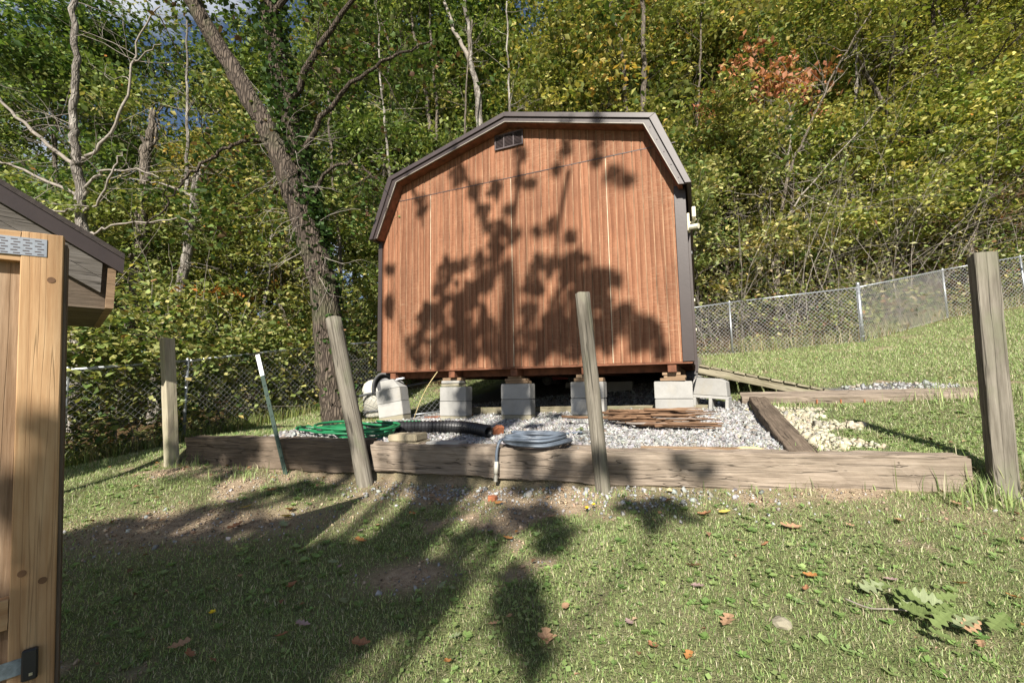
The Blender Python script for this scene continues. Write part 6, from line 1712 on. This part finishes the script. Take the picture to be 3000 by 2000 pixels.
# vines over the left fence
n_ = 34000
s_ = rs.uniform(-3.2, 5.6, n_); off = np.abs(rs.normal(0, .75, n_)) - .10
px_ = np.interp(s_, [-3.2, 0, 1.26, 3.5, 5.6], [-7.2, -5.42, -4.775, -3.59, -2.5]); py_ = np.interp(s_, [-3.2, 0, 1.26, 3.5, 5.6], [2.4, 5.34, 6.43, 8.355, 10.1])
px_ = px_ - off * .86; py_ = py_ + off * .5
hmax = (1.25 + 1.5 * fbm(s_ * 1.0, off, 1.1, 81)) * np.clip(.72 + off * .5, .6, 1.35)
hh = hmax * rs.uniform(0, 1, n_) ** .75
dens = fbm(s_ * 1.3 + 7, hh * 1.6 + off * 2.0, 1.5, 83)
k = ((dens > .40) | (rs.uniform(size=n_) < .18)) & ((off > .12) | (hh > 1.0) | (rs.uniform(size=n_) < .50))
P = np.stack([px_, py_, H(px_, py_) + hh], 1)[k]
leafy("vine_thicket", P, .085, [G1, G2, G3, Y1, Y2, D1, B1], [2, 3, 3.5, 2.4, .7, 1.5, .2], "tangled yellow green vines smothering the left chain link fence", "vines", asp=.85)
# stems in the thicket and bare brush
lb = MB(); tt_ = []
for k_ in range(60):
    q = rs.uniform(0, 5.4); ax = np.interp(q, [0, 1.26, 3.5, 5.6], [-5.42, -4.775, -3.59, -2.5]) - rs.uniform(.1, 1.6); ay = np.interp(q, [0, 1.26, 3.5, 5.6], [5.34, 6.43, 8.355, 10.1]) + rs.uniform(.1, .9)
    twigs(lb, (ax, ay, hz(ax, ay) - .05), (rs.normal(0, .3), rs.normal(0, .3), 1), rs.uniform(1.2, 2.6), .009, 1, rs, tt_, .6, .05, 4, 3)
tag(lb.build("vine_stems", MAT['twig'], None, Id, smooth=True), "thin bare stems standing in the vines at the left", "stems", kind="stuff")
# green understory behind the left fence and behind the shed
n_ = 26000
px_ = rs.uniform(-14, 4, n_); py_ = fence_y(px_) + np.abs(rs.normal(0, 2.2, n_)) + .3
hh = rs.uniform(0, 1, n_) ** 1.2 * (1.0 + 2.2 * fbm(px_, py_, .6, 87))
k = fbm(px_ * 1.2, py_ + hh * 1.5, 1.1, 89) > .43
leafy("understory", np.stack([px_, py_, H(px_, py_) + hh], 1)[k], .10, [D1, G1, G2, G3, Y1, O1], [3, 3, 3, 2, 1, .15], "shrubby green undergrowth behind the left fence and the shed", "undergrowth")
# brush behind the right fence
n_ = 24000
px_ = rs.uniform(2.5, 19, n_); py_ = fence_y(px_) + np.abs(rs.normal(0, 1.5, n_)) + .12
hh = rs.uniform(0, 1, n_) ** 1.1 * (.7 + 1.6 * fbm(px_, py_, .7, 91)) * np.clip(.5 + (py_ - fence_y(px_)) * .5, .5, 1.5)
k = fbm(px_ * 1.3, py_ + hh * 1.7, 1.2, 93) > .42
leafy("fence_brush", np.stack([px_, py_, H(px_, py_) + hh], 1)[k], .088, [D1, G2, G3, Y1, (.33, .30, .17), B1], [2, 3, 3, 2, 2, .8], "weedy brush growing through and behind the right fence", "brush")
lb = MB(); tt_ = []
for k_ in range(130):
    ax = rs.uniform(2.6, 10.5) if k_ < 100 else rs.uniform(10, 17); ay = fence_y(ax) + rs.uniform(.3, 2.6)
    twigs(lb, (ax, ay, hz(ax, ay) - .05), (rs.normal(0, .35), rs.normal(-.1, .25), 1), rs.uniform(1.4, 4.2), .011, 2 if k_ < 70 else 1, rs, tt_, .65, .05, 4, 3)
tag(lb.build("bare_brush", MAT['twig'], None, Id, smooth=True), "tangle of bare grey twigs behind the fence right of the shed", "brush", kind="stuff")
# pale leaves hanging in that brush
TP = np.array([tuple(p) for p in tt_]); ii = rs.choice(len(TP), 5200)
leafy("brush_leaves", TP[ii] + rs.normal(0, .07, (5200, 3)), .10, [(.34, .33, .17), (.28, .28, .11), (.40, .36, .22), G3], [3, 3, 2, 2], "pale drooping leaves hanging in the bare brush", "leaves", asp=.5, droop=1.2)
# tall dry grass along the fences
x = rs.uniform(3.0, 17, 6000); y = fence_y(x) + np.abs(rs.normal(0, .40, 6000)) - .06
k = fbm(x, y, .9, 97) > .42; x, y = x[k], y[k]
v, T_, c = blades(x, y, .30, .011, [(.38, .33, .21), (.30, .27, .16), (.20, .24, .09), (.28, .20, .12)], [2, 3, 4, 1], .75, True)
x2 = rs.uniform(-5.6, -2.4, 3500); y2 = fence_y(x2) + rs.normal(.05, .25, 3500)
p2 = blades(x2, y2, .22, .010, [(.30, .27, .13), (.14, .19, .05), (.2, .23, .07)], [2, 3, 3], .5, True)
V, T, C_ = join_np([(v, T_, c), p2])
tag(link("tall_dry_grass", mesh_np("tall_dry_grass", V, T, MAT['grass'], C_)), "straw coloured uncut grass along the foot of the fences", "grass", kind="stuff")
# weeds tufts at the posts and timbers
pts = []
for ax, ay, r_, n_, h_ in ((2.72, 2.56, .16, 240, .15), (2.95, 2.62, .12, 130, .13), (4.5, 4.45, .3, 240, .18), (3.1, 4.9, .2, 60, .10), (-3.05, 4.2, .12, 70, .12), (-2.2, 3.85, .25, 120, .09), (.60, 3.05, .12, 70, .05), (4.9, 4.3, .25, 200, .15), (1.9, 2.98, .25, 150, .07)):
    pts.append(blades(ax + rs.normal(0, r_, n_), ay + rs.normal(0, r_ * .5, n_), h_, .006, GC, [5, 5, 4, 4, 2, 1], .55, True))
V, T, C_ = join_np(pts)
tag(link("weed_tufts", mesh_np("weed_tufts", V, T, MAT['grass'], C_)), "uncut weeds and grass tufts around the posts and timbers", "weeds", kind="stuff")

# ------------------------------------------------------------------ fallen leaves and small plants
def lobed_leaf(n_l, depth, asp, curl, seed):
    """leaf blade from base to tip, lobed down both sides, with a short stalk"""
    q = np.random.default_rng(seed); vs = []; fs = []
    N = 26
    for i in range(N + 1):
        s = i / N; x_ = s - .5
        env = math.sin(math.pi * min(1, s ** .75 * .985 + .012)) ** .65
        lob = 1 - depth * (.5 + .5 * math.cos(2 * math.pi * n_l * .5 * s + .4))
        w = asp * .5 * env * lob + .006
        bend = curl * .16 * (4 * x_ * x_)
        for sg in (1, 0, -1):
            vs.append((x_ - .03 * abs(sg) * lob, sg * w * (1 + q.normal(0, .05)), bend + abs(sg) * curl * w * .55 + q.normal(0, .004)))
    for i in range(N):
        a = i * 3
        fs += [(a, a + 3, a + 4, a + 1), (a + 1, a + 4, a + 5, a + 2)]
    n = len(vs)
    vs += [(-.5, .006, curl * .16), (-.5, -.006, curl * .16), (-.68, .0, curl * .22)]
    fs.append((n, n + 1, n + 2))
    return vs, fs


def leaf_data(nm, n_l, depth, asp, curl, col, seed):
    vs, fs = lobed_leaf(n_l, depth, asp, curl, seed)
    me = bpy.data.meshes.new(nm); me.from_pydata(vs, [], fs)
    bm = bmesh.new(); bm.from_mesh(me); bmesh.ops.recalc_face_normals(bm, faces=bm.faces); bm.to_mesh(me); bm.free()
    a = me.color_attributes.new('col', 'FLOAT_COLOR', 'POINT')
    q = np.random.default_rng(seed)
    c = np.ones((len(vs), 4), np.float32); c[:, :3] = np.array(col) * (1 + q.normal(0, .1, (len(vs), 1)))
    a.data.foreach_set('color', np.clip(c, 0, 1).ravel()); me.materials.append(MAT['dryleaf'])
    return me


LEAVES = {'tan': leaf_data("tan_leaf", 7, .55, .62, .55, (.36, .225, .135), 1), 'brown': leaf_data("brown_leaf", 5, .45, .6, .9, (.30, .15, .08), 2),
          'orange': leaf_data("orange_leaf", 5, .40, .65, .7, (.36, .17, .06), 3), 'mauve': leaf_data("mauve_leaf", 7, .55, .6, .5, (.33, .235, .22), 4),
          'pale': leaf_data("pale_leaf", 7, .68, .72, .25, (.215, .25, .135), 5), 'green': leaf_data("green_leaf", 7, .62, .62, .3, (.125, .165, .055), 6), 'yellow': leaf_data("yellow_leaf", 6, .2, .7, .5, (.55, .42, .10), 7)}
DESC = {'tan': "tan fallen oak leaf lying curled on the grass", 'brown': "dark brown curled fallen leaf on the lawn", 'orange': "orange fallen leaf lying on the lawn", 'mauve': "dull mauve fallen leaf lying on the grass",
        'pale': "pale upturned oak leaf lying on the grass", 'yellow': "yellow fallen leaf lying on the lawn", 'green': "green oak leaf on the lawn"}


def put_leaf(key, x, y, s, label=None):
    M = Matrix.Translation((x, y, hz(x, y) + .022)) @ Matrix.Rotation(rnd(0, 6.28), 4, 'Z') @ Matrix.Rotation(rnd(-.35, .35), 4, 'X') @ Matrix.Rotation(rnd(-.3, .3), 4, 'Y') @ Matrix.Scale(s, 4)
    return tag(link("fallen_leaf", LEAVES[key], None, M), label or DESC[key], "leaf", key + " fallen leaves on the lawn")


SPOTS = [('tan',-1.432,2.375,0.050),('mauve',-0.928,2.408,0.050),('pale',-0.992,2.464,0.056),('pale',-0.799,2.123,0.078),('mauve',-0.914,1.979,0.063),('brown',-0.615,1.834,0.076),('tan',-0.028,1.912,0.052),('tan',-0.095,1.877,0.050),('pale',-0.248,1.833,0.050),('tan',0.207,1.946,0.053),('tan',0.112,1.777,0.081),('tan',-1.395,1.912,0.079),('orange',-1.584,3.170,0.102),('yellow',-1.920,3.221,0.074),('yellow',-1.554,3.066,0.084),('pale',-1.508,2.955,0.081),('brown',-1.803,2.921,0.094),('tan',-0.867,2.862,0.079),('mauve',-0.962,2.805,0.058),('orange',-0.913,2.680,0.074),('pale',-0.352,2.187,0.050),('pale',-0.297,2.148,0.050),('orange',-0.257,1.709,0.050),('orange',-0.681,3.009,0.050),('brown',-1.110,2.262,0.083),('orange',-0.109,3.085,0.056),('mauve',-2.085,3.305,0.068),('orange',-1.903,3.527,0.065),('brown',-0.974,1.911,0.052),('brown',-1.310,1.855,0.068),('tan',-0.604,3.285,0.075),('orange',-0.044,2.551,0.058),('pale',-0.204,2.662,0.050),('tan',0.227,2.790,0.064),('tan',0.843,2.172,0.087),('tan',0.812,1.790,0.092),('mauve',0.442,1.825,0.057),('tan',0.204,1.946,0.056),('orange',1.305,2.037,0.058),('tan',1.491,2.449,0.112),('brown',1.117,2.668,0.092),('mauve',0.800,2.014,0.069),('tan',0.116,1.777,0.081),('orange',0.601,1.638,0.050),('brown',0.493,1.693,0.058),('tan',2.038,2.406,0.083),('tan',2.460,2.510,0.072),('brown',1.228,1.946,0.050),('orange',1.867,1.932,0.050),('orange',1.975,1.835,0.050),('mauve',1.618,1.984,0.050),('tan',1.783,2.407,0.050),('tan',1.163,2.354,0.050),('pale',0.397,2.276,0.050),('yellow',1.247,2.683,0.069),('brown',1.259,2.297,0.053),('tan',1.615,1.618,0.050)]
ORD = "leftmost second third fourth fifth sixth seventh eighth ninth tenth eleventh twelfth thirteenth fourteenth fifteenth sixteenth seventeenth eighteenth nineteenth twentieth".split()
CNT = {}
for key, x_, y_, s_ in sorted(SPOTS, key=lambda q: q[1] / q[2]):
    i = CNT.get(key, 0); CNT[key] = i + 1
    put_leaf(key, x_, y_, s_, (ORD[0] + " " + DESC[key]) if i == 0 else "%s from left, %s" % (ORD[i], DESC[key]))

# oak sprig on the right
OX, OY = 1.546, 1.770
sg = thing("oak_sprig", "broken oak twig with green leaves lying on the lawn at lower right", "sprig", (OX, OY, hz(OX, OY)))
sp_ = [(OX - .22, OY + .09), (OX - .17, OY + .03), (OX - .08, OY + .02), (OX + .06, OY - .02)]
MB().tube(curve_pts([(a, b, hz(a, b) + .03) for a, b in sp_], 5), ramp_r(.0035, .002, 16), 6).build("twig", MAT['twig'], sg, Id, smooth=True)
for k_ in range(20):
    a = rnd(-.9, 1.1); rr = rnd(.03, .17)
    if k_ < 6: x_, y_ = OX + rnd(-.08, .06), OY + rnd(.02, .14)
    else: x_, y_ = OX + rnd(-.07, .20), OY + rnd(-.14, .06)
    M = Matrix.Translation((x_, y_, hz(x_, y_) + rnd(.03, .08))) @ Matrix.Rotation(rnd(.1, .75), 4, 'X') @ Matrix.Rotation(rnd(-.45, .35), 4, 'Y') @ Matrix.Rotation(rnd(-1.3, .5), 4, 'Z') @ Matrix.Scale(rnd(.07, .105), 4)
    o = link("leaf", LEAVES['pale' if k_ % 6 == 1 else 'tan' if k_ % 9 == 7 else 'green'], sg, M)

# dandelions
for k_, (x_, y_, ll) in enumerate(((0.452,2.838,"yellow dandelion flower in the shaded grass below the half-round post"),(0.502,2.882,"second yellow dandelion just behind the first below the post"),(-1.370,2.076,"single yellow dandelion in the dark shade at lower left"))):
    f = thing("dandelion", ll, "flower", (x_, y_, hz(x_, y_)))
    z_ = hz(x_, y_)
    st = MB().tube([(x_, y_, z_), (x_, y_, z_ + .035)], .002, 5).build("stalk", MAT['greensteel'], f, Id)
    fl = MB()
    for q in range(14):
        a = q * 2.4; d = Vector((math.cos(a), math.sin(a), .35 + .5 * (q % 2)))
        w_ = Vector((-d.y, d.x, 0)) * .004; c0 = Vector((x_, y_, z_ + .036)); e = c0 + d.normalized() * .015
        fl.add([c0 - w_, c0 + w_, e + w_, e - w_], [(0, 1, 2, 3)])
    fl.build("petals", MAT['nylon_yellow'], f, Id)
# small green seedling by the half-round post
sd = thing("seedling", "tiny green seedling in the gravel beside the half-round post", "plant", (.60, 4.05, hz(.60, 4.05)))
z_ = hz(.60, 4.05)
MB().tube([(.60, 4.05, z_), (.61, 4.04, z_ + .09)], .002, 5).build("stalk", MAT['greensteel'], sd, Id)
for k_ in range(6):
    M = Matrix.Translation((.61, 4.04, z_ + .06 + .006 * k_)) @ Matrix.Rotation(k_ * 1.25, 4, 'Z') @ Matrix.Rotation(.35, 4, 'Y') @ Matrix.Translation((.035, 0, 0)) @ Matrix.Scale(.06, 4)
    link("leaf", LEAVES['green'], sd, M)
